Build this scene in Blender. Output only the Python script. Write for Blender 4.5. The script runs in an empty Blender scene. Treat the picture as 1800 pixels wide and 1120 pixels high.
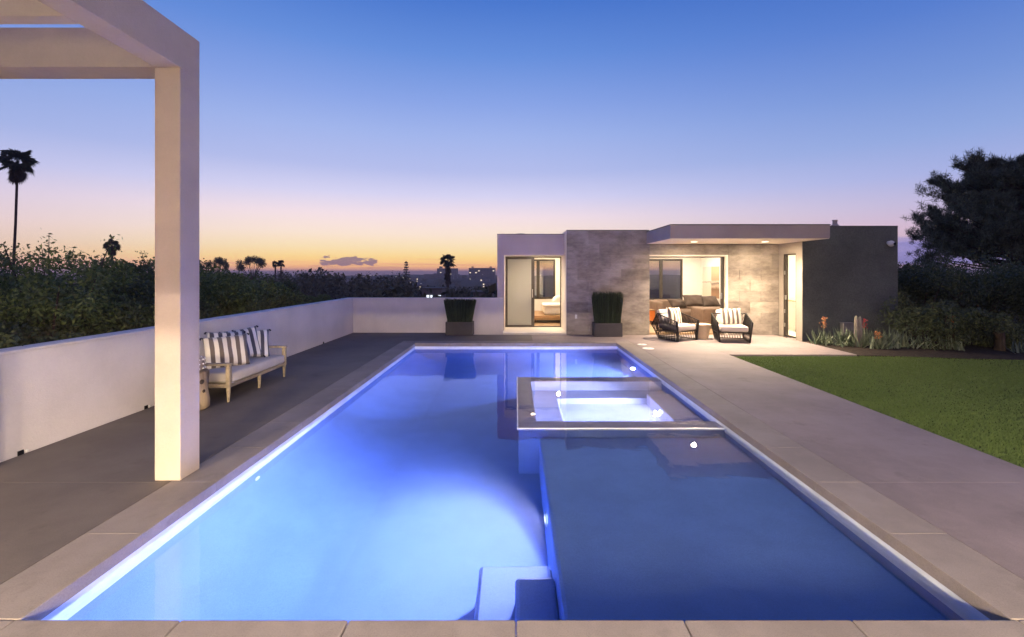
import bpy, bmesh, math, random
import numpy as np
from mathutils import Vector, Matrix
from math import radians as R, sin, cos, pi, atan2, tan

SC = bpy.context.scene
COL = SC.collection
random.seed(7)
RNG = np.random.default_rng(11)

# ------------------------------------------------------------------ camera
cd = bpy.data.cameras.new('camera')
cam = bpy.data.objects.new('camera', cd)
COL.objects.link(cam)
cam.location = (0, 0, 1.7)
cam.rotation_euler = (R(90), 0, 0)
cd.sensor_width = 36
cd.lens = 16.0
cd.shift_x = -7 / 1800
cd.shift_y = -80.5 / 1800
cd.clip_start = 0.05
cd.clip_end = 60000
SC.camera = cam

SC.render.engine = 'CYCLES'
cy = SC.cycles
cy.max_bounces = 9
cy.diffuse_bounces = 4
cy.glossy_bounces = 4
cy.transmission_bounces = 7
cy.transparent_max_bounces = 12
cy.volume_bounces = 0
cy.sample_clamp_indirect = 30.0
cy.blur_glossy = 0.4
cy.caustics_reflective = False
cy.caustics_refractive = True
cy.use_denoising = True
try:
    cy.denoiser = 'OPENIMAGEDENOISE'
    cy.denoising_input_passes = 'RGB_ALBEDO_NORMAL'
except Exception:
    pass
SC.view_settings.view_transform = 'Standard'
SC.view_settings.look = 'None'
SC.view_settings.exposure = 0.0
SC.view_settings.gamma = 1.0
SC.view_settings.use_curve_mapping = False


def lin(c):
    return tuple(((v / 255) / 12.92 if v / 255 <= .04045 else ((v / 255 + .055) / 1.055) ** 2.4) for v in c)


# ------------------------------------------------------------------ node helpers
class NT:
    def __init__(s, tree):
        s.t = tree
        tree.nodes.clear()

    def n(s, typ, **kw):
        nd = s.t.nodes.new(typ)
        for k, v in kw.items():
            setattr(nd, k, v)
        return nd

    def put(s, sock, v):
        if v is None:
            return
        if hasattr(v, 'is_linked') or hasattr(v, 'links'):
            s.t.links.new(v, sock)
        else:
            if isinstance(v, tuple) and len(v) == 3 and sock.type == 'RGBA':
                v = (*v, 1)
            sock.default_value = v

    def m(s, op, a, b=None, c=None, clamp=False):
        nd = s.n('ShaderNodeMath', operation=op, use_clamp=clamp)
        for i, v in enumerate((a, b, c)):
            s.put(nd.inputs[i], v)
        return nd.outputs[0]

    def step(s, v, a, b):
        nd = s.n('ShaderNodeMapRange', interpolation_type='SMOOTHSTEP')
        s.put(nd.inputs['Value'], v)
        nd.inputs['From Min'].default_value = a
        nd.inputs['From Max'].default_value = b
        return nd.outputs['Result']

    def ramp(s, v, stops, interp='LINEAR'):
        nd = s.n('ShaderNodeValToRGB')
        cr = nd.color_ramp
        cr.interpolation = interp
        while len(cr.elements) < len(stops):
            cr.elements.new(0.5)
        for e, (p, c) in zip(cr.elements, stops):
            e.position = p
            e.color = (*c, 1)
        s.put(nd.inputs[0], v)
        return nd.outputs[0]

    def mix(s, f, a, b, blend='MIX'):
        nd = s.n('ShaderNodeMix', data_type='RGBA', blend_type=blend)
        s.put(nd.inputs[0], f)
        s.put(nd.inputs[6], a)
        s.put(nd.inputs[7], b)
        return nd.outputs[2]

    def noise(s, vec, scale, detail=3, rough=.5, dim='3D'):
        nd = s.n('ShaderNodeTexNoise', noise_dimensions=dim)
        s.put(nd.inputs['Vector'], vec)
        nd.inputs['Scale'].default_value = scale
        nd.inputs['Detail'].default_value = detail
        nd.inputs['Roughness'].default_value = rough
        return nd.outputs['Fac']

    def xyz(s, vec):
        nd = s.n('ShaderNodeSeparateXYZ')
        s.put(nd.inputs[0], vec)
        return nd.outputs

    def comb(s, x, y, z):
        nd = s.n('ShaderNodeCombineXYZ')
        for i, v in enumerate((x, y, z)):
            s.put(nd.inputs[i], v)
        return nd.outputs[0]


# ------------------------------------------------------------------ dusk sky
world = bpy.data.worlds.new('World')
SC.world = world
world.use_nodes = True
w = NT(world.node_tree)
dirv = w.n('ShaderNodeTexCoord').outputs['Generated']
dx, dy, dz = w.xyz(dirv)
az = w.m('ARCTAN2', dx, dy)                               # 0 ahead, + to the right
el = w.m('ARCSINE', dz)
zc = w.m('MAXIMUM', dz, 0.0)
west = w.ramp(zc, [(0, (1.55, .66, .46)), (.012, (1.5, .72, .27)), (.030, (1.22, .82, .29)),
                   (.052, (1.09, .85, .49)), (.082, (1.05, .85, .70)), (.120, (.97, .80, .84)), (.165, (.70, .68, .92)),
                   (.215, lin((184, 193, 239))), (.285, lin((163, 183, 238))), (.345, lin((140, 167, 233))), (.43, lin((104, 145, 222))),
                   (.51, lin((76, 122, 208))), (.7, lin((54, 98, 184))), (1, lin((44, 82, 160)))])
east = w.ramp(zc, [(0, lin((176, 150, 184))), (.03, lin((214, 178, 200))), (.075, lin((216, 188, 214))),
                   (.115, lin((196, 188, 224))), (.16, lin((170, 180, 230))), (.22, lin((146, 170, 226))), (.3, lin((118, 150, 218))),
                   (.40, lin((86, 126, 208))), (.50, lin((62, 106, 194))), (.7, lin((48, 90, 176))), (1, lin((44, 82, 160)))])
dzz = w.m('ABSOLUTE', w.m('ADD', az, R(13)))
daz = w.m('MINIMUM', dzz, w.m('SUBTRACT', 2 * pi, dzz))
anti = w.ramp(zc, [(0, lin((150, 132, 165))), (.06, lin((204, 166, 186))), (.15, lin((226, 184, 198))), (.3, lin((196, 170, 206))),
                   (.45, lin((132, 144, 208))), (.7, lin((52, 94, 180))), (1, lin((44, 82, 160)))])
sky = w.mix(w.step(daz, R(8), R(64)), west, east)
sky = w.mix(w.step(daz, R(75), R(140)), sky, anti)
# small cloud puffs near the sunset, long streaks, and the bank to the north-west
cv = w.comb(w.m('MULTIPLY', az, 42.0), w.m('MULTIPLY', el, 120.0), 0.9)
cn = w.noise(cv, 1.0, 5, .6)
win1 = w.m('MULTIPLY', w.m('MULTIPLY', w.step(az, R(-25), R(-22.5)), w.step(az, R(-16.0), R(-18))),
           w.m('MULTIPLY', w.step(el, R(.55), R(1.05)), w.step(el, R(2.35), R(1.5))))
puff = w.step(w.m('ADD', cn, w.m('MULTIPLY', win1, .34)), .70, .80)
puff = w.m('MULTIPLY', puff, w.step(win1, .02, .2))
sv = w.comb(w.m('MULTIPLY', az, 5.0), w.m('MULTIPLY', el, 190.0), 2.1)
sn = w.noise(sv, 1.0, 3, .5)
streak = w.m('MULTIPLY', w.step(sn, .56, .68), w.m('MULTIPLY', w.step(el, R(2.2), R(.9)), w.step(daz, R(45), R(15))))
bv = w.comb(w.m('MULTIPLY', az, 9.0), w.m('MULTIPLY', el, 60.0), 5.3)
bn = w.noise(bv, 1.0, 5, .55)
bank_top = w.m('ADD', R(3.35), w.m('MULTIPLY', w.m('SUBTRACT', bn, .5), R(1.6)))
bank = w.step(w.m('SUBTRACT', bank_top, el), R(-.05), R(.35))
bank = w.m('MULTIPLY', bank, w.step(el, R(.62), R(.95)))
bank = w.m('MULTIPLY', bank, w.step(az, R(33), R(40)))
bank_col = w.ramp(bn, [(.3, lin((122, 122, 190))), (.55, lin((148, 142, 206))), (.75, lin((196, 172, 206)))])
sky = w.mix(w.m('MULTIPLY', puff, .86), sky, lin((140, 110, 138)))
sky = w.mix(w.m('MULTIPLY', streak, .42), sky, lin((170, 120, 135)))
sky = w.mix(w.m('MULTIPLY', bank, .9), sky, bank_col)
bg = w.n('ShaderNodeBackground')
w.put(bg.inputs[0], sky)
bg.inputs[1].default_value = 1.0
w.put(w.n('ShaderNodeOutputWorld').inputs[0], bg.outputs[0])
try:
    world.cycles.sampling_method = 'MANUAL'
    world.cycles.sample_map_resolution = 512
except Exception:
    pass

# light levels (watts) of the place's lamps, and of those added behind the camera
W_POOL, W_POOL_FAR, W_SPA = 2050, 1900, 560
W_CANOPY, W_WING = 1450, 165
W_LIVING, W_BED, W_BATH = 56, 54, 120
W_ADDED = 1450
HAZE = .00046
WARM = (1.0, .80, .56)
WARM2 = (1.0, .80, .55)
POOL_COL = (.72, .66, 1.0)
SPA_COL = (.64, .60, 1.0)


# ------------------------------------------------------------------ materials
def newmat(name):
    m = bpy.data.materials.new(name)
    m.use_nodes = True
    return m, NT(m.node_tree)


def finish(nt, shader, disp=None):
    o = nt.n('ShaderNodeOutputMaterial')
    nt.put(o.inputs[0], shader)


def surf(name, col, rough=.6, var=.12, vscale=3.0, bump=.0, bscale=60, spec=.5, metal=0.0, coat=0, objrand=0.0,
         island=0.0, col2=None, stretch=None, trans=0.0, fine=.0):
    """noise-mottled principled surface"""
    m, t = newmat(name)
    co = t.n('ShaderNodeTexCoord').outputs['Object']
    if stretch:
        mp = t.n('ShaderNodeMapping')
        t.put(mp.inputs[0], co)
        mp.inputs['Scale'].default_value = stretch
        co = mp.outputs[0]
    c2 = col2 or tuple(max(0, c * (1 - var * 2)) for c in col)
    c1 = col if col2 else tuple(min(1, c * (1 + var)) for c in col)
    nz = t.noise(co, vscale, 6, .6)
    c = t.mix(t.step(nz, .3, .7), c2, c1)
    if fine:
        nf = t.noise(co, vscale * 30, 3, .6)
        c = t.mix(1.0, c, t.ramp(nf, [(.3, (1 - fine,) * 3), (.7, (1 + fine * .5,) * 3)]), 'MULTIPLY')
    if objrand:
        rnd = t.n('ShaderNodeObjectInfo').outputs['Random']
        c = t.mix(1.0, c, t.ramp(rnd, [(0, (1 - objrand,) * 3), (1, (1, 1, 1))]), 'MULTIPLY')
    if island:
        rnd = t.n('ShaderNodeNewGeometry').outputs['Random Per Island']
        c = t.mix(1.0, c, t.ramp(rnd, [(0, (1 - island,) * 3), (.8, (1, 1, 1)), (1, (1 + island * .6, 1 + island * .7, 1 + island * .3))]), 'MULTIPLY')
    p = t.n('ShaderNodeBsdfPrincipled')
    t.put(p.inputs['Base Color'], c)
    p.inputs['Roughness'].default_value = rough
    p.inputs['Metallic'].default_value = metal
    p.inputs['Specular IOR Level'].default_value = spec
    if coat:
        p.inputs['Coat Weight'].default_value = coat
    if bump:
        b = t.n('ShaderNodeBump')
        b.inputs['Strength'].default_value = bump
        b.inputs['Distance'].default_value = .01
        t.put(b.inputs['Height'], t.noise(co, bscale, 4, .6))
        t.put(p.inputs['Normal'], b.outputs[0])
    finish(t, p.outputs[0])
    return m


def emis(name, col, strength):
    m, t = newmat(name)
    e = t.n('ShaderNodeEmission')
    e.inputs[0].default_value = (*col, 1)
    e.inputs[1].default_value = strength
    finish(t, e.outputs[0])
    return m


def glassmat(name, tint=(.9, .93, .92), refl=1.0):
    m, t = newmat(name)
    fr = t.n('ShaderNodeFresnel')
    fr.inputs[0].default_value = 1.5
    tr = t.n('ShaderNodeBsdfTransparent')
    tr.inputs[0].default_value = (*tint, 1)
    gl = t.n('ShaderNodeBsdfGlossy')
    gl.inputs['Roughness'].default_value = .01
    mx = t.n('ShaderNodeMixShader')
    bf = t.n('ShaderNodeNewGeometry').outputs['Backfacing']
    t.put(mx.inputs[0], t.m('MULTIPLY', t.m('MULTIPLY', fr.outputs[0], refl), t.m('SUBTRACT', 1.0, bf)))
    t.put(mx.inputs[1], tr.outputs[0])
    t.put(mx.inputs[2], gl.outputs[0])
    finish(t, mx.outputs[0])
    return m


def stripes(name, dark, light, period, phase=0.0, duty=.5):
    m, t = newmat(name)
    co = t.n('ShaderNodeTexCoord').outputs['Object']
    x, y, z = t.xyz(co)
    wob = t.m('MULTIPLY', t.m('SUBTRACT', t.noise(co, 7, 2), .5), .012)
    f = t.m('FRACT', t.m('ADD', t.m('DIVIDE', t.m('ADD', x, wob), period), phase + 10))
    k = t.m('SUBTRACT', t.step(f, 0, .05), t.step(f, duty, duty + .05))
    c = t.mix(k, light, dark)
    wv = t.n('ShaderNodeTexWave', wave_type='BANDS', bands_direction='Y')
    t.put(wv.inputs['Vector'], co)
    wv.inputs['Scale'].default_value = 90
    p = t.n('ShaderNodeBsdfPrincipled')
    t.put(p.inputs['Base Color'], c)
    p.inputs['Roughness'].default_value = .9
    p.inputs['Sheen Weight'].default_value = .2
    b = t.n('ShaderNodeBump')
    b.inputs['Strength'].default_value = .25
    b.inputs['Distance'].default_value = .004
    t.put(b.inputs['Height'], t.m('ADD', wv.outputs['Fac'], t.noise(co, 40, 3)))
    t.put(p.inputs['Normal'], b.outputs[0])
    finish(t, p.outputs[0])
    return m


def leafmat(name, dark, light, rough=.55, trans=.25):
    m, t = newmat(name)
    rnd = t.n('ShaderNodeNewGeometry').outputs['Random Per Island']
    c = t.ramp(rnd, [(0, dark), (.55, tuple((a + b) / 2 for a, b in zip(dark, light))), (1, light)])
    p = t.n('ShaderNodeBsdfPrincipled')
    t.put(p.inputs['Base Color'], c)
    p.inputs['Roughness'].default_value = rough
    p.inputs['Specular IOR Level'].default_value = .35
    tl = t.n('ShaderNodeBsdfTranslucent')
    t.put(tl.inputs[0], c)
    mx = t.n('ShaderNodeMixShader')
    mx.inputs[0].default_value = trans
    t.put(mx.inputs[1], p.outputs[0])
    t.put(mx.inputs[2], tl.outputs[0])
    finish(t, mx.outputs[0])
    return m


def blotched_concrete():
    """large-format cement panels: warm grey, cloudy trowel marks"""
    m, t = newmat('cement_panel')
    co = t.n('ShaderNodeTexCoord').outputs['Object']
    inf = t.n('ShaderNodeObjectInfo').outputs['Random']
    x, y, z = t.xyz(co)
    v = t.comb(x, t.m('MULTIPLY', inf, .22), t.m('MULTIPLY', z, 1.7))
    n1 = t.noise(v, 1.5, 6, .62)
    n2 = t.noise(t.comb(t.m('MULTIPLY', x, 1.0), 3.1, t.m('MULTIPLY', z, 2.6)), 4.0, 5, .7)
    n3 = t.noise(t.comb(x, 9.0, t.m('MULTIPLY', z, 5.0)), 9.0, 4, .7)
    c = t.ramp(t.m('ADD', t.m('MULTIPLY', n1, .65), t.m('MULTIPLY', n2, .35)),
               [(.32, (.13, .11, .098)), (.43, (.215, .185, .162)), (.52, (.30, .262, .23)), (.60, (.36, .315, .275)), (.72, (.46, .405, .355))])
    c = t.mix(1.0, c, t.ramp(n3, [(.3, (.9, .9, .9)), (.7, (1.06, 1.06, 1.06))]), 'MULTIPLY')
    c = t.mix(1.0, c, t.ramp(inf, [(0, (.76, .74, .72)), (.15, (.88, .87, .86)), (.4, (.97, .97, .97)), (1, (1.08, 1.07, 1.05))]), 'MULTIPLY')
    p = t.n('ShaderNodeBsdfPrincipled')
    t.put(p.inputs['Base Color'], c)
    p.inputs['Roughness'].default_value = .62
    b = t.n('ShaderNodeBump')
    b.inputs['Strength'].default_value = .35
    b.inputs['Distance'].default_value = .01
    t.put(b.inputs['Height'], n3)
    t.put(p.inputs['Normal'], b.outputs[0])
    finish(t, p.outputs[0])
    return m


def deckmat(name, a, b_, sc=.9):
    m, t = newmat(name)
    co = t.n('ShaderNodeNewGeometry').outputs['Position']
    n1 = t.noise(co, sc, 6, .65)
    n2 = t.noise(co, 9, 5, .7)
    n3 = t.noise(co, 140, 3, .7)
    c = t.mix(t.step(t.m('ADD', t.m('MULTIPLY', n1, .7), t.m('MULTIPLY', n2, .3)), .32, .68), a, b_)
    c = t.mix(1.0, c, t.ramp(n3, [(.28, (.80, .79, .78)), (.5, (1, 1, 1)), (.75, (1.1, 1.1, 1.1))]), 'MULTIPLY')
    inf = t.n('ShaderNodeObjectInfo').outputs['Random']
    c = t.mix(1.0, c, t.ramp(inf, [(0, (.93, .93, .93)), (1, (1.03, 1.03, 1.03))]), 'MULTIPLY')
    n4 = t.noise(co, 2.3, 4, .75)
    c = t.mix(1.0, c, t.ramp(n4, [(.30, (.80, .79, .78)), (.42, (1, 1, 1)), (.66, (1, 1, 1)), (.74, (1.10, 1.09, 1.08))]), 'MULTIPLY')
    p = t.n('ShaderNodeBsdfPrincipled')
    t.put(p.inputs['Base Color'], c)
    t.put(p.inputs['Roughness'], t.m('ADD', .55, t.m('MULTIPLY', n2, .3)))
    p.inputs['Specular IOR Level'].default_value = .35
    bp = t.n('ShaderNodeBump')
    bp.inputs['Strength'].default_value = .35
    bp.inputs['Distance'].default_value = .004
    t.put(bp.inputs['Height'], t.m('ADD', n3, t.m('MULTIPLY', n2, .6)))
    t.put(p.inputs['Normal'], bp.outputs[0])
    finish(t, p.outputs[0])
    return m


M = {}
M['stucco'] = surf('white_stucco', (.71, .655, .645), .85, .05, 1.1, .35, 90, .25, fine=.03)
M['pergola'] = surf('pergola_stucco', (.49, .41, .35), .85, .05, 1.6, .3, 80, .25, fine=.03)
M['wing'] = surf('lilac_grey_stucco', (.54, .455, .435), .85, .05, 1.4, .3, 110, .25)
M['canopy'] = surf('taupe_fascia', (.40, .335, .30), .7, .05, 1.2, .15, 90, .3)
M['soffit'] = surf('soffit_plaster', (.86, .78, .66), .8, .03, 2, .1, 90, .2)
M['greywall'] = surf('dark_grey_stucco', (.118, .130, .116), .9, .10, 1.2, .6, 70, .2, fine=.25)
M['taupe'] = surf('taupe_stucco', (.33, .29, .25), .85, .04, 1.4, .3, 90, .25)
M['white'] = surf('white_interior_paint', (.82, .79, .74), .7, .02, 2, 0, 50, .3)
M['floorwood'] = surf('oak_floor', (.46, .30, .17), .45, .15, 1.2, .1, 20, .4, stretch=(1, 9, 1))
M['concrete'] = blotched_concrete()
M['deck_shaded'] = deckmat('deck_concrete_shaded', (.105, .088, .077), (.158, .133, .117))  # same concrete as the right deck, with the left side's shade in its colour
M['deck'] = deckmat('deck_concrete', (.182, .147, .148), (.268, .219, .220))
M['coping'] = deckmat('coping_concrete', (.200, .170, .156), (.270, .232, .214), 1.6)
M['joint'] = surf('joint_filler', (.07, .064, .06), .95, .1, 4)
M['plaster'] = surf('pool_plaster', (.125, .205, .46), .6, .05, 2.4, .15, 60, .3, fine=.10)
M['spa'] = surf('spa_plaster', (.58, .58, .64), .6, .05, 2.4, .1, 60, .3, fine=.06)
M['rim'] = surf('spa_rim_stone', (.40, .37, .42), .6, .06, 3, .1, 60, .3)
M['tile'] = surf('waterline_tile', (.70, .74, .80), .25, .05, 5, 0, 60, .5)
M['bronze'] = surf('dark_bronze_aluminium', (.055, .045, .038), .4, .06, 4, 0, 50, .5, metal=.3)
M['black'] = surf('black_rope', (.012, .012, .013), .75, .1, 8, .2, 150, .4)
M['cushion'] = surf('ivory_outdoor_fabric', (.54, .485, .45), .9, .03, 6, .3, 240, .2)
M['teak'] = surf('weathered_teak', (.36, .29, .20), .6, .18, 2.2, .15, 30, .3, stretch=(6, 1, 6))
M['stump'] = surf('bleached_stump_wood', (.42, .32, .21), .7, .25, 3.5, .5, 14, .3, stretch=(2.2, 2.2, .6), col2=(.17, .11, .065))
M['ceramic'] = surf('brown_ceramic', (.30, .24, .21), .35, .15, 5, .1, 40, .5)
M['pearl'] = surf('white_bead', (.78, .75, .72), .3, .02, 5)
M['cone'] = surf('sand_concrete_table', (.58, .45, .33), .75, .06, 4, .25, 60, .3)
M['planter'] = surf('charcoal_planter', (.052, .046, .052), .6, .08, 3, .15, 70, .35)
M['reed'] = leafmat('reed_green', (.008, .015, .008), (.040, .062, .026), .5, .1)
M['hedge'] = leafmat('hedge_leaf', (.058, .094, .030), (.160, .200, .066))
M['hedge2'] = leafmat('hedge_leaf_dark', (.042, .064, .028), (.115, .132, .060))
M['dryleaf'] = leafmat('palm_skirt', (.035, .024, .016), (.085, .06, .04), .8)
M['palmleaf'] = leafmat('palm_leaf', (.012, .022, .010), (.05, .068, .03), .45)
M['pine'] = leafmat('pine_needle', (.042, .060, .038), (.150, .172, .100), .6, .12)
M['woodleaf'] = leafmat('town_tree_leaf', (.028, .030, .016), (.125, .118, .060), .8, .1)
M['bark'] = surf('bark', (.075, .055, .042), .9, .3, 6, .6, 30, .2, stretch=(1, 1, .3))
M['soil'] = surf('garden_mulch', (.035, .026, .020), .95, .3, 14, .8, 60, .2)
M['lawnbase'] = surf('lawn_soil', (.050, .075, .022), .95, .25, 5, .5, 90, .1)
M['blade'] = leafmat('grass_blade', (.088, .138, .034), (.118, .172, .046), .6, .25)
M['earth'] = surf('hill_scrub', (.030, .032, .022), .95, .4, .02, .5, 1.5, .1)
M['sofa'] = surf('grey_brown_sofa_fabric', (.23, .16, .12), .9, .08, 6, .3, 160, .2)
M['sofa_dark'] = surf('taupe_cushion_fabric', (.085, .062, .050), .9, .10, 6, .3, 160, .2)
M['orange'] = surf('orange_lacquer', (.75, .22, .035), .4, .04, 4)
M['bedwood'] = surf('bed_oak', (.45, .27, .13), .45, .15, 2, .1, 30, .4, stretch=(1, 6, 6))
M['linen'] = surf('white_linen', (.84, .80, .74), .9, .03, 4, .2, 40, .2)
M['plastic'] = surf('white_plastic', (.74, .74, .72), .35, .02, 5)
M['lens'] = surf('black_lens', (.01, .01, .012), .1, 0, 5)
M['metalgrey'] = surf('galvanised_metal', (.34, .31, .31), .45, .08, 6, 0, 50, .5, metal=.6)
M['steel'] = surf('steel', (.5, .5, .5), .3, .05, 6, 0, 50, .5, metal=.9)
M['aloe'] = leafmat('aloe_leaf', (.07, .10, .06), (.26, .30, .20), .5, .1)
M['agave'] = leafmat('agave_leaf', (.035, .055, .055), (.08, .11, .10), .5, .1)
M['cactus'] = surf('pale_cactus', (.27, .235, .19), .7, .12, 6, .3, 40, .3)
M['redflower'] = leafmat('red_flower', (.28, .02, .03), (.62, .10, .09), .6, .2)
M['orangeflower'] = leafmat('orange_flower', (.45, .14, .04), (.85, .42, .18), .6, .2)
M['townwall'] = surf('town_render', (.20, .175, .17), .9, .08, .3, objrand=.5)
M['townroof'] = surf('town_roof', (.10, .085, .08), .9, .1, .3, objrand=.4)
M['townglass'] = surf('dark_window', (.03, .03, .04), .2, .05, .5)
M['townlit'] = emis('lit_window', (1.0, .80, .55), 1.6)
M['streetglow'] = emis('street_lamp_glow', (1.0, .90, .76), 7.0)
M['lampdisc'] = emis('downlight_lens', (1.0, .84, .62), 4.5)
M['poollens'] = emis('pool_light_lens', (.75, .82, 1.0), 14.0)
M['glass'] = glassmat('window_glass', (.86, .88, .86), 2.2)
M['clear'] = glassmat('door_glass', (.95, .96, .95), 1.0)
M['stripe'] = stripes('taupe_stripe_fabric', (.13, .10, .085), (.74, .68, .60), .105)
M['stripe_blue'] = stripes('blue_stripe_fabric', (.055, .055, .085), (.70, .68, .68), .105)
M['tassel'] = surf('navy_tassel', (.02, .02, .04), .9, .1, 9)


def frosted():
    m, t = newmat('frosted_glass')
    co = t.n('ShaderNodeTexCoord').outputs['Object']
    d = t.n('ShaderNodeBsdfDiffuse')
    d.inputs[0].default_value = (.46, .46, .40, 1)
    tl = t.n('ShaderNodeBsdfTranslucent')
    tl.inputs[0].default_value = (.36, .37, .31, 1)
    gl = t.n('ShaderNodeBsdfGlossy')
    gl.inputs['Roughness'].default_value = .25
    gl.inputs[0].default_value = (.9, .9, .9, 1)
    m1 = t.n('ShaderNodeMixShader')
    m1.inputs[0].default_value = .5
    t.put(m1.inputs[1], d.outputs[0])
    t.put(m1.inputs[2], tl.outputs[0])
    m2 = t.n('ShaderNodeMixShader')
    m2.inputs[0].default_value = .07
    t.put(m2.inputs[1], m1.outputs[0])
    t.put(m2.inputs[2], gl.outputs[0])
    finish(t, m2.outputs[0])
    return m


M['frosted'] = frosted()


def watermat():
    m, t = newmat('pool_water')
    co = t.n('ShaderNodeNewGeometry').outputs['Position']
    n1 = t.noise(co, 1.1, 2, .5)
    n2 = t.noise(co, 5.0, 2, .5)
    b = t.n('ShaderNodeBump')
    b.inputs['Strength'].default_value = 1.0
    b.inputs['Distance'].default_value = 1.0
    t.put(b.inputs['Height'], t.m('ADD', t.m('MULTIPLY', n1, .0035), t.m('MULTIPLY', n2, .0009)))
    g = t.n('ShaderNodeBsdfGlass')
    g.inputs['IOR'].default_value = 1.333
    g.inputs['Roughness'].default_value = 0.0
    t.put(g.inputs['Normal'], b.outputs[0])
    va = t.n('ShaderNodeVolumeAbsorption')
    va.inputs['Color'].default_value = (.24, .56, .96, 1)
    va.inputs['Density'].default_value = .30
    o = t.n('ShaderNodeOutputMaterial')
    t.put(o.inputs['Surface'], g.outputs[0])
    vs_ = t.n('ShaderNodeVolumeScatter')
    vs_.inputs['Color'].default_value = (.75, .85, 1, 1)
    vs_.inputs['Density'].default_value = .045
    vs_.inputs['Anisotropy'].default_value = .55
    ad = t.n('ShaderNodeAddShader')
    t.put(ad.inputs[0], va.outputs[0])
    t.put(ad.inputs[1], vs_.outputs[0])
    t.put(o.inputs['Volume'], ad.outputs[0])
    return m


M['water'] = watermat()


def artmat():
    m, t = newmat('beach_print')
    co = t.n('ShaderNodeTexCoord').outputs['Object']
    x, y, z = t.xyz(co)
    wob = t.noise(co, 2.2, 4, .6)
    zz = t.m('ADD', z, t.m('MULTIPLY', t.m('SUBTRACT', wob, .5), .22))
    c = t.ramp(t.m('ADD', zz, .5), [(.06, (.30, .17, .09)), (.25, (.16, .085, .045)), (.36, (.50, .38, .27)), (.47, (.16, .12, .10)),
                                    (.52, (.58, .48, .36)), (.6, (.38, .27, .17)), (.9, (.52, .39, .24))])
    lf = t.step(y, -.06, .0)
    pale = t.ramp(t.m('ADD', zz, .5), [(.1, (.62, .54, .43)), (.46, (.60, .55, .47)), (.5, (.28, .25, .21)), (.53, (.64, .60, .52)), (1, (.66, .62, .54))])
    c = t.mix(lf, c, pale)
    p = t.n('ShaderNodeBsdfPrincipled')
    t.put(p.inputs['Base Color'], c)
    p.inputs['Roughness'].default_value = .6
    finish(t, p.outputs[0])
    return m


M['art'] = artmat()


# ------------------------------------------------------------------ object helpers
def tag(o, label=None, cat=None, group=None, kind=None):
    if label:
        o['label'] = label
    if cat:
        o['category'] = cat
    if group:
        o['group'] = group
    if kind:
        o['kind'] = kind
    return o


def empty(name, loc=(0, 0, 0), rz=0, label=None, cat=None, group=None, kind=None):
    o = bpy.data.objects.new(name, None)
    o.empty_display_size = .2
    COL.objects.link(o)
    o.location = loc
    o.rotation_euler = (0, 0, rz)
    return tag(o, label, cat, group, kind)


def kids(o):
    return [c for c in bpy.data.objects if c.parent == o]


def copy_tree(o, parent=None):
    c = o.copy()
    COL.objects.link(c)
    c.parent = parent
    for ch in kids(o):
        copy_tree(ch, c)
    return c


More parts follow.
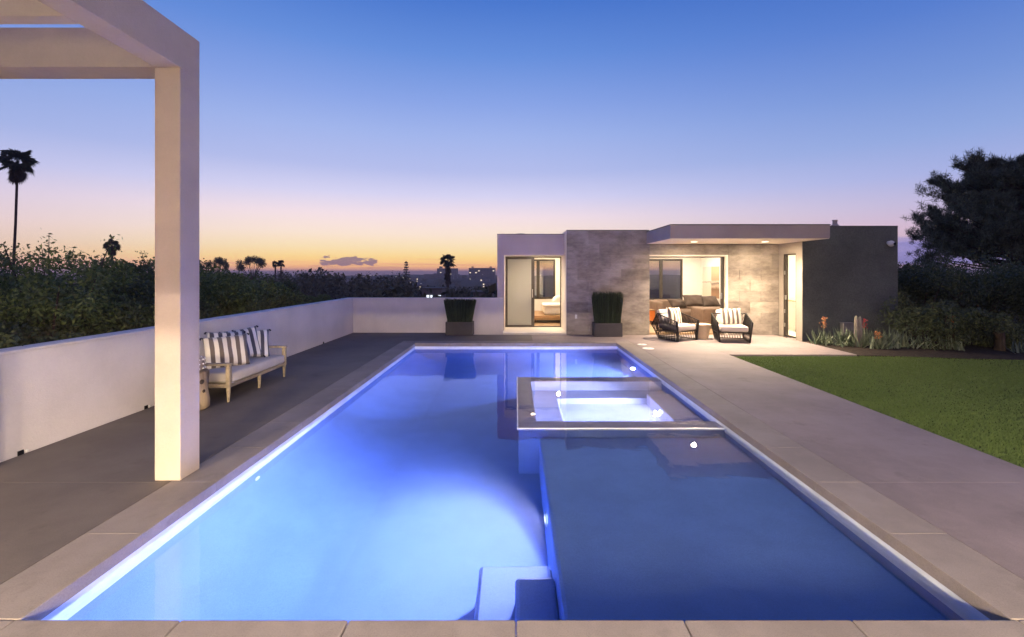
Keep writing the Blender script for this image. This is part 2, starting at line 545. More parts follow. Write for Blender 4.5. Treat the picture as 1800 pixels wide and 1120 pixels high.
class MB:
    def __init__(s):
        s.bm = bmesh.new()

    def box(s, x0, x1, y0, y1, z0, z1, bev=0, seg=1, mat=None):
        r = bmesh.ops.create_cube(s.bm, size=1)
        vs = r['verts']
        for v in vs:
            v.co = Vector(((x0 + x1) / 2 + v.co.x * (x1 - x0), (y0 + y1) / 2 + v.co.y * (y1 - y0), (z0 + z1) / 2 + v.co.z * (z1 - z0)))
            if mat:
                v.co = mat @ v.co
        if bev:
            es = list({e for v in vs for e in v.link_edges})
            bmesh.ops.bevel(s.bm, geom=es, offset=bev, segments=seg, profile=.5, affect='EDGES')
        return s

    def poly(s, pts):
        s.bm.faces.new([s.bm.verts.new(p) for p in pts])
        return s

    def prism(s, pts, z0, z1):
        a = [s.bm.verts.new((x, y, z0)) for x, y in pts]
        b = [s.bm.verts.new((x, y, z1)) for x, y in pts]
        n = len(pts)
        s.bm.faces.new(list(reversed(a)))
        s.bm.faces.new(b)
        for i in range(n):
            s.bm.faces.new([a[i], a[(i + 1) % n], b[(i + 1) % n], b[i]])
        return s

    def tube(s, pts, r, n=6, closed=False, cap=True):
        pts = [Vector(p) for p in pts]
        k = len(pts)
        rs = r if isinstance(r, (list, tuple)) else [r] * k
        rings = []
        up = Vector((0, 0, 1))
        for i, p in enumerate(pts):
            if closed:
                d = (pts[(i + 1) % k] - pts[i - 1])
            else:
                d = pts[min(i + 1, k - 1)] - pts[max(i - 1, 0)]
            d = d.normalized() if d.length > 1e-9 else Vector((0, 0, 1))
            ref = up if abs(d.dot(up)) < .95 else Vector((1, 0, 0))
            a = d.cross(ref).normalized()
            b = d.cross(a)
            rings.append([s.bm.verts.new(p + (a * cos(2 * pi * j / n + pi / n) + b * sin(2 * pi * j / n + pi / n)) * rs[i]) for j in range(n)])
        m = k if closed else k - 1
        for i in range(m):
            A, B = rings[i], rings[(i + 1) % k]
            for j in range(n):
                s.bm.faces.new([A[j], A[(j + 1) % n], B[(j + 1) % n], B[j]])
        if cap and not closed:
            s.bm.faces.new(list(reversed(rings[0])))
            s.bm.faces.new(rings[-1])
        return s

    def lathe(s, prof, n=20, c=(0, 0)):
        rings = []
        for r, z in prof:
            if r < 1e-6:
                rings.append([s.bm.verts.new((c[0], c[1], z))])
            else:
                rings.append([s.bm.verts.new((c[0] + r * cos(2 * pi * j / n), c[1] + r * sin(2 * pi * j / n), z)) for j in range(n)])
        for A, B in zip(rings, rings[1:]):
            for j in range(n):
                if len(A) == 1 and len(B) == 1:
                    continue
                if len(A) == 1:
                    s.bm.faces.new([A[0], B[j], B[(j + 1) % n]])
                elif len(B) == 1:
                    s.bm.faces.new([A[j], A[(j + 1) % n], B[0]])
                else:
                    s.bm.faces.new([A[j], A[(j + 1) % n], B[(j + 1) % n], B[j]])
        return s

    def build(s, name, mat, parent=None, world=False, smooth=False, loc=None, rot=None):
        bmesh.ops.recalc_face_normals(s.bm, faces=s.bm.faces)
        me = bpy.data.meshes.new(name)
        s.bm.to_mesh(me)
        s.bm.free()
        me.materials.append(mat if not isinstance(mat, str) else M[mat])
        if world and parent:
            me.transform(Matrix.Translation(-parent.location))
        if smooth:
            me.shade_smooth()
        o = bpy.data.objects.new(name, me)
        COL.objects.link(o)
        o.parent = parent
        if loc:
            o.location = loc
        if rot:
            o.rotation_euler = rot
        return o


def npmesh(name, V, F, mat, parent=None, loc=None):
    """V (n,3), F (m,k)"""
    V = np.asarray(V, dtype=np.float32)
    F = np.asarray(F, dtype=np.int32)
    me = bpy.data.meshes.new(name)
    me.vertices.add(len(V))
    me.vertices.foreach_set('co', V.ravel())
    me.loops.add(F.size)
    me.loops.foreach_set('vertex_index', F.ravel())
    me.polygons.add(len(F))
    me.polygons.foreach_set('loop_start', np.arange(len(F), dtype=np.int32) * F.shape[1])
    me.update(calc_edges=True)
    me.materials.append(M[mat] if isinstance(mat, str) else mat)
    o = bpy.data.objects.new(name, me)
    COL.objects.link(o)
    o.parent = parent
    if loc:
        o.location = loc
    return o


def leaf_quads(P, size, asp=.45, rng=RNG, up=0.0):
    """diamond leaves centred at P with random orientation"""
    n = len(P)
    d = rng.normal(size=(n, 3))
    d[:, 2] += up
    d /= np.linalg.norm(d, axis=1)[:, None]
    e = rng.normal(size=(n, 3))
    e -= (e * d).sum(1)[:, None] * d
    e /= np.linalg.norm(e, axis=1)[:, None]
    s = size * rng.uniform(.6, 1.3, n)[:, None]
    V = np.stack([P - d * s, P + e * s * asp, P + d * s, P - e * s * asp], 1).reshape(-1, 3)
    F = np.arange(n * 4).reshape(-1, 4)
    return V, F


def clump_points(C, Rr, n, rng=RNG, shell=.55):
    """n points spread over ellipsoids C (k,3), Rr (k,3)"""
    i = rng.integers(0, len(C), n)
    u = rng.normal(size=(n, 3))
    u /= np.linalg.norm(u, axis=1)[:, None]
    r = rng.uniform(shell, 1.0, n) ** .7
    return C[i] + u * r[:, None] * Rr[i]


def spot(name, loc, aim, watt, size_deg, col, parent=None, blend=.6, radius=.05):
    l = bpy.data.lights.new(name, 'SPOT')
    l.energy = watt
    l.color = col
    l.spot_size = R(size_deg)
    l.spot_blend = blend
    l.shadow_soft_size = radius
    o = bpy.data.objects.new(name, l)
    COL.objects.link(o)
    o.rotation_euler = (Vector(aim) - Vector(loc)).to_track_quat('-Z', 'Y').to_euler()
    o.location = Vector(loc) - (parent.location if parent else Vector((0, 0, 0)))
    o.parent = parent
    return o


def disc_lamp(name, loc, watt, size, col, parent=None, spread=180, rot=(0, 0, 0)):
    l = bpy.data.lights.new(name, 'AREA')
    l.shape = 'DISK'
    l.size = size
    l.energy = watt
    l.color = col
    l.spread = R(spread)
    o = bpy.data.objects.new(name, l)
    COL.objects.link(o)
    o.rotation_euler = rot
    o.location = Vector(loc) - (parent.location if parent else Vector((0, 0, 0)))
    o.parent = parent
    return o


# ================================================================== GROUND
def ground_z(x, y):
    d = math.hypot(x * .8, max(y, 0))
    k = [(0, -.45), (13.5, -.45), (20, -2.2), (60, -10), (150, -16), (450, -17), (800, -11), (1250, -5), (1500, -8), (2300, -60), (2600, -78), (7000, -80)]
    for (a, za), (b, zb) in zip(k, k[1:]):
        if d <= b:
            z = za + (zb - za) * (d - a) / (b - a)
            break
    else:
        z = -80
    if d > 100:
        z += 1.6 * sin(x * .011 + 1) * cos(y * .007) + 1.2 * sin(x * .027 + y * .013)
    if x > 7 and y < 26:
        z = max(z, -.45)
    return z


xs = sorted(set([-4000, -2600, -1800, -1300] + list(range(-1000, 1001, 50)) + list(range(-100, 101, 10)) + [1300, 1800, 2600, 4000]))
ys = sorted(set([-200, -60, -10] + list(range(0, 120, 8)) + list(range(120, 600, 40)) + list(range(600, 2700, 90)) + [3200, 4500, 7000]))
V = [(x, y, ground_z(x, y)) for y in ys for x in xs]
nx = len(xs)
hole = lambda x0, x1, y0, y1: (x1 > -4 and x0 < 4 and y1 > 1 and y0 < 13)
F = []
for j in range(len(ys) - 1):
    for i in range(nx - 1):
        if hole(xs[i], xs[i + 1], ys[j], ys[j + 1]):
            continue
        F.append((j * nx + i, j * nx + i + 1, (j + 1) * nx + i + 1, (j + 1) * nx + i))
o = npmesh('terrain', V, F, 'earth')
tag(o, kind='structure')
o = MB().poly([(-4050, 1200, -62), (4050, 1200, -62), (4050, 7050, -62), (-4050, 7050, -62)]).build(
    'sea', surf('sea_water', (.03, .045, .07), .35, .1, .002, .3, .05))
tag(o, kind='structure')

# ================================================================== POOL
PX, PY0, PY1 = 2.45, 2.235, 11.0
b = MB()
b.box(-2.80, -PX, PY0 - .35, PY1 + .35, -2.2, -.082)
b.box(PX, 2.80, PY0 - .35, PY1 + .35, -2.2, -.082)
b.box(-PX, PX, PY1, PY1 + .35, -2.2, -.082)
b.box(-PX, PX, PY0 - .35, PY0, -2.2, -.082)
b.box(-PX, PX, PY0, PY1, -1.75, -1.40)
o = b.build('pool_shell', 'plaster')
tag(o, kind='structure')
# rounded cove where the walls sweep into the floor
CR = 1.02
prof = [(CR * (1 - sin(a)), CR * (1 - cos(a))) for a in [pi / 2 * k / 12 for k in range(13)]]
b = MB()
for sx in (-1,):
    A_ = [b.bm.verts.new((sx * (PX - .002 - px_), PY0 + .002, -1.398 + pz_)) for px_, pz_ in prof]
    B_ = [b.bm.verts.new((sx * (PX - .002 - px_), PY1 - .002, -1.398 + pz_)) for px_, pz_ in prof]
    for k in range(12):
        b.bm.faces.new([A_[k], A_[k + 1], B_[k + 1], B_[k]])
A_ = [b.bm.verts.new((-PX + .004, PY1 - .003 - px_ * .7, -1.397 + pz_ * .7)) for px_, pz_ in prof]
B_ = [b.bm.verts.new((PX - .004, PY1 - .003 - px_ * .7, -1.397 + pz_ * .7)) for px_, pz_ in prof]
for k in range(12):
    b.bm.faces.new([A_[k], A_[k + 1], B_[k + 1], B_[k]])
o = b.build('pool_cove', 'plaster', smooth=True)
tag(o, kind='structure')
b = MB()
t_ = .006
b.box(-PX, -PX + t_, PY0, PY1, -.27, -.083)
b.box(PX - t_, PX, PY0, PY1, -.27, -.083)
b.box(-PX + t_, PX - t_, PY1 - t_, PY1, -.27, -.083)
b.box(-PX + t_, PX - t_, PY0, PY0 + t_, -.27, -.083)
o = b.build('waterline_tile_band', 'tile')
tag(o, kind='structure')
# tanning ledge with two corner steps
LX = .27
b = MB()
b.box(LX, PX - .001, PY0 + .001, 5.299, -1.402, -.40, .03, 2)
o = b.build('pool_ledge', 'plaster')
tag(o, kind='structure')
b = MB()
b.box(-.005, LX - .002, PY0 + .002, 3.16, -1.403, -.66, .03, 2)
b.box(-.28, LX - .003, PY0 + .003, 3.50, -1.404, -.94, .03, 2)
o = b.build('pool_steps', 'plaster')
tag(o, kind='structure')
# spa: walls just under the surface, a thin lip at the water line
SX0, SY0, SY1 = .0, 5.30, 7.95
RW = ((SX0 + .03, PX - .002, SY0 + .03, SY0 + .29), (SX0 + .03, PX - .003, SY1 - .30, SY1), (SX0 + .03, SX0 + .25, SY0 + .29, SY1 - .3))
b = MB()
for q in RW:
    b.box(*q, -1.405, -.181)
o = b.build('spa_wall', 'plaster')
tag(o, kind='structure')
b = MB()
for q in RW:
    b.box(*q, -.18, -.132, .006, 2)
o = b.build('spa_rim', 'rim')
tag(o, kind='structure')
b = MB()
b.box(SX0 + .012, SX0 + .029, SY0 + .012, SY1, -.178, -.114, .004, 2)
b.box(SX0 + .03, PX - .001, SY0 + .012, SY0 + .029, -.178, -.114, .004, 2)
o = b.build('spa_lip', 'tile')
tag(o, kind='structure')
b = MB()
IX0, IX1, IY0, IY1 = SX0 + .251, PX - .004, SY0 + .291, SY1 - .301
b.box(IX0, IX0 + .40, IY0, IY1, -1.406, -.70, .02, 2)
b.box(IX0 + .40, IX1, IY1 - .46, IY1, -1.407, -.70, .02, 2)
b.box(2.06, IX1, IY0, IY1 - .46, -1.407, -.46, .02, 2)
b.box(IX0 + .40, 2.06, IY0, IY1 - .46, -1.406, -.98)
b.box(IX0 - .002, IX0 + .003, IY0, IY1, -.699, -.182)
b.box(IX0, IX1, IY0 - .002, IY0 + .003, -.979, -.182)
b.box(IX0, IX1, IY1 - .003, IY1 + .002, -.699, -.182)
o = b.build('spa_bench', 'spa')
tag(o, kind='structure')
# water
b = MB()
b.box(-2.62, 2.62, PY0 - .17, PY1 + .17, -1.6, -.12)
o = b.build('pool_water', 'water')
tag(o, kind='structure')

# coping slabs
cop = empty('pool_coping', (0, 6.6, 0), kind='structure')
g = .0007
ye = [PY0 + i * .7304 for i in range(13)]
for s in (-1, 1):
    for y0, y1 in zip(ye, ye[1:]):
        x0, x1 = sorted((s * 2.432, s * 2.812))
        MB().box(x0, x1, y0 + g, y1 - g, -.08, 0, .0035, 2).build('coping_slab', 'coping', cop, True)
xe = [-2.456, -1.643, -.82, 0.0, .823, 1.643, 2.456]
g = .0022
for x0, x1 in zip(xe, xe[1:]):
    MB().box(x0 + g, x1 - g, 1.86, PY0 - g, -.08, 0, .009, 2).build('coping_slab', 'coping', cop, True)
    MB().box(x0 + g, x1 - g, PY1 + g, 11.36, -.08, 0, .005, 2).build('coping_slab', 'coping', cop, True)
for x0, x1 in ((-3.28, -2.456), (2.456, 3.28)):
    MB().box(x0 + g, x1 - g, 1.86, PY0 - g, -.08, 0, .009, 2).build('coping_slab', 'coping', cop, True)
for x0, x1 in ((-2.812, -2.456), (2.456, 2.812)):
    MB().box(x0 + g, x1 - g, PY1 + g, 11.36, -.08, 0, .005, 2).build('coping_slab', 'coping', cop, True)

# deck slabs
deck = empty('pool_deck', (0, 6, 0), kind='structure')
g = .0008


def slab(x0, x1, y0, y1, m, z=0.0):
    return MB().box(x0 + g, x1 - g, y0 + g, y1 - g, -.10, z, .0008).build('slab', m, deck, True)


yj = [PY0, 3.69, 5.15, 6.61, 8.07, 9.50, 11.36]
for y0, y1 in zip(yj, yj[1:]):
    slab(-4.62, -2.815, y0, y1, 'deck_shaded')
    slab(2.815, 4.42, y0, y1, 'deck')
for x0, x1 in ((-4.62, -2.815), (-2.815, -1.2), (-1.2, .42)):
    slab(x0, x1, 11.363, 12.9 if x1 < 0 else 12.48, 'deck_shaded')
for x0, x1 in ((.42, 1.4), (1.4, 2.815)):
    slab(x0, x1, 11.363, 12.48, 'deck')
slab(2.815, 4.42, 11.36, 12.48, 'deck')
for x0, x1 in ((4.42, 5.75), (5.75, 7.08)):
    slab(x0, x1, 9.45, 10.95, 'deck')
    slab(x0, x1, 10.95, 12.48, 'deck')
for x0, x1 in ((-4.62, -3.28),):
    slab(x0, x1, 1.86, PY0, 'deck_shaded')
slab(3.28, 4.42, 1.86, PY0, 'deck')
for x0, x1 in ((-4.62, -3.28), (-3.28, -1.64), (-1.64, 0), (0, 1.64), (1.64, 3.28), (3.28, 4.42)):
    for y0, y1 in ((-1.5, .2), (.2, 1.86)):
        slab(x0, x1, y0, y1, 'deck')
b = MB()
b.box(-4.8, -2.81, -1.6, 13.1, -.30, -.092)
b.box(2.81, 4.44, -1.6, 12.6, -.30, -.092)
b.box(-2.81, 2.81, -1.6, 1.88, -.30, -.092)
b.box(-2.81, 2.81, 11.352, 13.1, -.30, -.092)
b.box(4.44, 7.09, 9.44, 12.6, -.30, -.092)
o = b.build('deck_bed', 'joint')
tag(o, kind='structure')

# lawn and planting bed
pts = [(4.452, -4), (14, -4), (14, 8.55), (11.5, 8.75), (9, 9.1), (7.5, 9.42), (7.0, 9.44), (4.452, 9.44)]
o = MB().prism(pts, -.3, -.035).build('lawn_ground', 'lawnbase')
tag(o, kind='structure')
pts = [(7.1, 9.46), (7.5, 9.44), (9, 9.12), (11.5, 8.77), (14, 8.57), (22, 7), (22, 20), (9.7, 20), (9.7, 11.4), (7.1, 11.4)]
o = MB().prism(pts, -.3, -.02).build('garden_bed', 'soil')
tag(o, kind='structure')
o = MB().box(4.423, 4.449, -1.5, 9.445, -.3, -.012, .003).build('lawn_edging', 'joint')
tag(o, kind='structure')
# grass blades: dense near, thinner far
n = 190000
X = 4.455 + RNG.beta(1.0, 1.7, n) * 8.0
Y = 9.42 - RNG.beta(1.25, 1.0, n) * 6.9
lim = np.where(X < 7.5, 9.42, 9.42 - (X - 7.5) * .185)
Y = np.minimum(Y, lim)
h = RNG.uniform(.014, .026, n) + .004 * np.sin(X * 1.1 + Y * .7)
a = RNG.uniform(0, 2 * pi, n)
lean = RNG.normal(0, .010, (n, 2))
wd = .0042 + .0005 * Y
Pb = np.stack([X, Y, np.full(n, -.035)], 1)
dv = np.stack([np.cos(a), np.sin(a), np.zeros(n)], 1) * wd[:, None]
tip = Pb + np.stack([lean[:, 0], lean[:, 1], h], 1)
V = np.stack([Pb - dv, Pb + dv, tip], 1).reshape(-1, 3)
o = npmesh('grass', V, np.arange(3 * n).reshape(-1, 3), 'blade')
tag(o, 'short green lawn grass beside the pool deck', None, None, 'stuff')

# ================================================================== GARDEN WALLS
wl = empty('garden_wall', (-4.72, 5.5, 0), 0, 'long low white stucco wall along the left edge of the pool deck, behind the bench', 'wall')
b = MB()
b.box(-4.84, -4.625, -1.5, 13.1, -2.0, .955)
b.build('wall_body', 'stucco', wl, True)
MB().box(-4.846, -4.617, -1.5, 13.106, .955, .985, .006).build('wall_cap', 'stucco', wl, True)
for y in (4.22, 5.66, 7.6, 8.55, 10.9):
    MB().box(-4.624, -4.616, y, y + .05, .0, .042).build('weep_hole', 'lens', wl, True)
    MB().tube([(-4.622, y + .075, .02), (-4.608, y + .075, .02)], .013, 8).build('drain_spout', 'plastic', wl, True)
wr = empty('garden_wall', (-2.5, 13.0, 0), 0, 'low white stucco wall across the far end of the deck, ending at the glass door wing', 'wall')
MB().box(-4.617, -.362, 12.905, 13.1, -2.0, .955).build('wall_body', 'stucco', wr, True)
MB().box(-4.617, -.358, 12.898, 13.106, .955, .985, .006).build('wall_cap', 'stucco', wr, True)

# ================================================================== PERGOLA
pg = empty('pergola', (-2.85, 3.83, 0), 0, 'tan stucco pergola with a square post and open cross beams in the left foreground', 'pergola')
MB().box(-2.955, -2.745, 3.72, 3.95, 0, 3.379, .004).build('post', 'pergola', pg, True)
MB().box(-2.955, -2.745, -1.45, 3.95, 3.38, 3.705, .004).build('side_beam', 'pergola', pg, True)
MB().box(-4.613, -4.52, 3.72, 3.95, 0, 3.379, .004).build('post', 'pergola', pg, True)
MB().box(-4.613, -4.52, -1.45, 3.95, 3.38, 3.705, .004).build('side_beam', 'pergola', pg, True)
MB().box(-4.518, -2.957, 3.72, 3.949, 3.381, 3.704).build('end_beam', 'pergola', pg, True)
for y in (2.98, 2.08, 1.18, .28, -.62):
    MB().box(-4.518, -2.957, y, y + .10, 3.381, 3.70).build('cross_beam', 'pergola', pg, True)

# ================================================================== ADDED HOUSE (unseen, behind the camera, put in to light post and near deck)
mh = empty('added_house', (0, -5, 0), 0, 'unseen white house added behind the camera, its wide opening lighting the near deck', 'house')
b = MB()
b.box(-7.2, -6.0, -1.72, -1.52, 0, 3.0)
b.box(5.0, 7.2, -1.72, -1.52, 0, 3.0)
b.box(-6.0, 5.0, -1.72, -1.52, 2.15, 3.0)
b.build('front_wall', 'stucco', mh, True)
b = MB()
b.box(-7.2, -7.0, -8, -1.72, 0, 3.0)
b.box(7.0, 7.2, -8, -1.72, 0, 3.0)
b.box(-7.2, 7.2, -8.2, -8, 0, 3.0)
b.build('wall', 'taupe', mh, True)
MB().box(-7.25, 7.25, -8.25, -1.5, 3.0, 3.25).build('roof', 'canopy', mh, True)
MB().box(-7.0, 7.0, -8.0, -1.72, 2.7, 2.75).build('ceiling', 'white', mh, True)
MB().box(-7.0, 7.0, -8.0, -1.5, -.2, 0).build('floor', 'greywall', mh, True)
for x in (-4.4, -1.5, 1.5, 4.2):
    for y in (-4.8, -6.5):
        d = MB().lathe([(0, 2.695), (.08, 2.695), (.09, 2.70)], 16, (x, y)).build('downlight', 'lampdisc', mh, True)
        disc_lamp('downlight_lamp', (x, y, 2.68), W_ADDED, .75, WARM2, mh)  # added lamps, warm light for the pergola post and near paving

# ================================================================== GUEST HOUSE
GH = empty('guest_house', (3.5, 13.5, 0), 0, 'modern flat roofed guest house with cement panel wall, canopy and lit rooms behind the pool', 'house')


def gh(name, m, *boxes, bev=0, smooth=False):
    b = MB()
    for q in boxes:
        b.box(*q, bev=bev)
    return b.build(name, m, GH, True, smooth)


# left wing
gh('wing_wall', 'wing', (-.534, 1.388, 12.96, 13.2, 2.212, 2.79), (-.534, -.345, 12.962, 13.80, -2, 2.212), (-.534, -.40, 13.80, 17.85, -3, 2.79))
gh('roof_edge', 'bronze', (-.54, 1.389, 12.952, 12.99, 2.79, 2.806))
gh('recess_soffit', 'soffit', (-.345, 1.388, 13.2, 13.9, 2.213, 2.40))
gh('recess_trim', 'soffit', (-.345, -.33, 12.958, 13.78, .05, 2.212), (-.33, 1.37, 12.958, 13.2, 2.196, 2.2115))
gh('recess_step', 'soffit', (-.36, 1.386, 12.49, 13.9, -.1, .05))
gh('reveal_wall', 'soffit', (1.370, 1.389, 12.508, 13.82, .051, 2.86))
# panel wall core
gh('core_wall', 'concrete', (1.39, 3.655, 12.523, 13.9, -.1, 2.855), (3.655, 5.85, 12.523, 12.75, 2.20, 2.855), (5.85, 7.25, 12.523, 12.75, -.1, 2.855))
gh('roof_edge', 'bronze', (1.385, 3.66, 12.497, 12.54, 2.862, 2.876))
jg = .0028


def panel(x0, x1, z0, z1):
    d = random.uniform(0, .004)
    MB().box(x0 + jg, x1 - jg, 12.503 - d, 12.5215, z0 + jg, z1 - jg, .0012).build('wall_panel', 'concrete', GH, True)


rows = [0, .30, .60, .90, 1.20, 1.50, 1.80, 2.19, 2.485, 2.862]
random.seed(5)
for i, (z0, z1) in enumerate(zip(rows, rows[1:])):
    for a0, a1, zr in ((1.39, 3.67, (0, 9)), (3.67, 5.83, (2.19, 2.485)), (5.83, 7.22, (0, 2.485))):
        if z0 < zr[0] - .001 or z1 > zr[1] + .001:
            continue
        x = a0
        first = True
        while x < a1 - .01:
            st = .60 if not (first and i % 2) else .30
            e = min(x + st, a1)
            if a1 - e < .12:
                e = a1
            panel(x, e, z0, z1)
            x = e
            first = False
# living-room opening: trim, frame, open door edge
gh('opening_trim', 'soffit', (5.760, 5.828, 12.506, 12.75, .0, 2.188), (3.66, 5.76, 12.506, 12.75, 2.15, 2.188))
df = gh('door_frame', 'bronze', (5.722, 5.756, 12.60, 12.74, .02, 2.147), (3.66, 5.722, 12.60, 12.74, 2.125, 2.147))
hd = MB().box(5.66, 5.70, 12.57, 12.63, .98, 1.14, .006).build('door_handle', 'steel', df)
hd.location = (0, 0, 0)
hd.data.transform(Matrix.Translation(-GH.location))
# interior shell
gh('interior_floor', 'floorwood', (-.4, 3.15, 13.9, 17.7, -.1, .04), (3.25, 7.2, 12.76, 17.7, -.1, .02))
gh('interior_ceiling', 'white', (-.4, 3.15, 13.9, 17.7, 2.50, 2.56), (3.25, 7.2, 12.76, 17.7, 2.50, 2.56))
gh('interior_wall', 'white',
   (3.15, 3.25, 13.901, 17.7, -.1, 2.56), (7.2, 7.229, 12.752, 17.7, -.1, 2.56),
   (1.388, 3.15, 13.901, 13.95, .04, 2.5), (-.40, -.36, 13.95, 17.7, .04, 2.5),
   (3.25, 3.67, 12.752, 12.80, .02, 2.5), (3.67, 5.84, 12.752, 12.80, 2.20, 2.5), (5.84, 7.2, 12.752, 12.80, .02, 2.5))
# back wall with two window openings
B1, B2 = (.10, 1.53, .68, 2.22), (4.35, 6.48, .63, 2.23)
gh('back_wall', 'white', (-.534, B1[0], 17.7, 17.85, -3, 2.8), (B1[0], B1[1], 17.7, 17.85, -3, B1[2]), (B1[0], B1[1], 17.7, 17.85, B1[3], 2.8),
   (B1[1], B2[0], 17.7, 17.85, -3, 2.8), (B2[0], B2[1], 17.7, 17.85, -3, B2[2]), (B2[0], B2[1], 17.7, 17.85, B2[3], 2.8), (B2[1], 9.62, 17.7, 17.85, -3, 2.8))
for (x0, x1, z0, z1), mx in ((B1, .86), (B2, 5.64)):
    f = .07
    wn = gh('window', 'bronze', (x0, x0 + f, 17.69, 17.76, z0, z1), (x1 - f, x1, 17.69, 17.76, z0, z1), (x0 + f, x1 - f, 17.69, 17.76, z0, z0 + f),
            (x0 + f, x1 - f, 17.69, 17.76, z1 - f, z1), (mx - .06, mx + .06, 17.685, 17.755, z0 + f, z1 - f))
    for a0, a1 in ((x0 + f, mx - .06), (mx + .06, x1 - f)):
        p = MB().box(a0, a1, 17.722, 17.728, z0 + f, z1 - f).build('pane', 'glass', wn)
        p.data.transform(Matrix.Translation(-GH.location))
gh('roof', 'canopy', (-.40, 7.23, 13.21, 17.70, 2.565, 2.70))
# bedroom sliding door
fy = 13.80
sd = gh('sliding_door', 'bronze', (-.325, -.255, fy, fy + .07, .05, 2.195), (.465, .56, fy, fy + .07, .05, 2.195), (1.345, 1.369, fy, fy + .1, .05, 2.195),
        (-.255, .465, fy, fy + .07, 2.11, 2.195), (-.255, .465, fy, fy + .07, .05, .115), (.56, 1.345, fy + .01, fy + .08, 2.155, 2.195), (.56, 1.345, fy + .01, fy + .08, .05, .075))
p = MB().box(-.255, .465, fy + .03, fy + .036, .115, 2.11).build('pane', 'frosted', sd)
p['label'] = 'frosted glass pane'
p.data.transform(Matrix.Translation(-GH.location))
p = MB().tube([(.50, fy - .03, .95), (.50, fy - .03, 1.2)], .01, 8).build('handle', 'steel', sd)
p.data.transform(Matrix.Translation(-GH.location))
# canopy
CX0, CX1, CY0 = 3.585, 7.285, 10.56
b = MB()
b.box(CX0, CX1, CY0, 12.499, 2.50, 2.805)
cn_ = b.build('canopy', 'canopy', GH, True)
p = MB().box(CX0 + .012, CX1 - .012, CY0 + .012, 12.498, 2.490, 2.4995).build('soffit', 'soffit', cn_)
p.data.transform(Matrix.Translation(-GH.location))
p = MB().box(CX0 - .012, CX1 + .012, CY0 - .012, 12.499, 2.8055, 2.826, .003).build('drip_edge', 'bronze', cn_)
p.data.transform(Matrix.Translation(-GH.location))


def downlight(x, y, z, watt, parent, col=WARM, deg=140):
    d = MB().lathe([(0, z - .004), (.055, z - .004), (.058, z - .006), (.075, z - .006), (.078, z - .001)], 20, (x, y)).build('downlight', 'lampdisc', parent)
    d.data.transform(Matrix.Translation(-GH.location))
    spot('downlight_lamp', (x, y, z - .02), (x, y - .55, 0), watt * .62, deg, col, GH, 1.0, .04)
    disc_lamp('downlight_lamp', (x, y, z - .012), watt * .035, .11, col, GH)


for x in (4.54, 6.35):
    downlight(x, 11.6, 2.489, W_CANOPY, cn_, (1.0, .78, .52))
downlight(.50, 13.36, 2.2125, W_WING, GH, WARM)
# right grey block
gh('grey_wall', 'greywall', (7.232, 9.63, 11.48, 11.62, -.1, 2.87), (9.50, 9.63, 11.62, 17.70, -3, 2.87))
gh('roof_edge', 'bronze', (7.226, 9.636, 11.474, 11.52, 2.8705, 2.884))
gh('return_wall', 'taupe', (7.222, 7.34, 11.484, 11.74, -.1, 2.489), (7.222, 7.34, 11.74, 12.30, 2.20, 2.489), (7.222, 7.34, 12.30, 12.50, -.1, 2.489))
gh('return_wall', 'taupe', (7.231, 7.34, 12.50, 17.70, -.1, 2.7), (7.24, 7.34, 11.62, 12.50, 2.49, 2.7))
gh('interior_wall', 'white', (7.345, 9.49, 14.2, 14.3, 0, 2.5), (9.45, 9.495, 11.63, 14.2, 0, 2.5), (7.345, 9.45, 11.625, 11.65, 0, 2.5), (7.341, 7.36, 12.32, 14.2, 0, 2.5))
gh('interior_floor', 'white', (7.345, 9.49, 11.63, 14.2, -.1, .02))
gh('interior_ceiling', 'white', (7.345, 9.49, 11.63, 14.2, 2.5, 2.56))
gh('roof', 'canopy', (7.34, 9.50, 11.62, 17.70, 2.62, 2.74))
sd2 = gh('side_door', 'bronze', (7.235, 7.31, 11.742, 11.775, .0, 2.198), (7.235, 7.31, 12.215, 12.298, .0, 2.198), (7.235, 7.31, 11.775, 12.215, 2.165, 2.198), (7.235, 7.31, 11.775, 12.215, 0, .03))
p = MB().box(7.27, 7.276, 11.775, 12.215, .03, 2.165).build('pane', 'clear', sd2)
p.data.transform(Matrix.Translation(-GH.location))
p = MB().box(7.205, 7.234, 12.17, 12.205, .98, 1.10, .004).build('handle', 'steel', sd2)
p.data.transform(Matrix.Translation(-GH.location))
for z in (.25, .62, 1.65):
    p = MB().box(7.222, 7.234, 12.225, 12.26, z, z + .10).build('hinge', 'steel', sd2)
    p.data.transform(Matrix.Translation(-GH.location))
# outlet + roof vents + chimney cap
gh('wall_outlet', 'plastic', (1.62, 1.68, 12.490, 12.4995, .44, .55), bev=.003)
b = MB().lathe([(0, 2.70), (.10, 2.70), (.10, 2.83), (.15, 2.835), (.15, 2.86), (0, 2.88)], 16, (.14, 13.6)).build('roof_vent', 'metalgrey', GH, True)
b = MB().lathe([(.27, 2.74), (.27, 2.90), (.17, 2.99), (.085, 3.09), (.06, 3.11), (.06, 3.20), (.075, 3.205), (.075, 3.225), (0, 3.23)], 18, (9.25, 13.2)).build('flue_cap', 'canopy', GH, True)
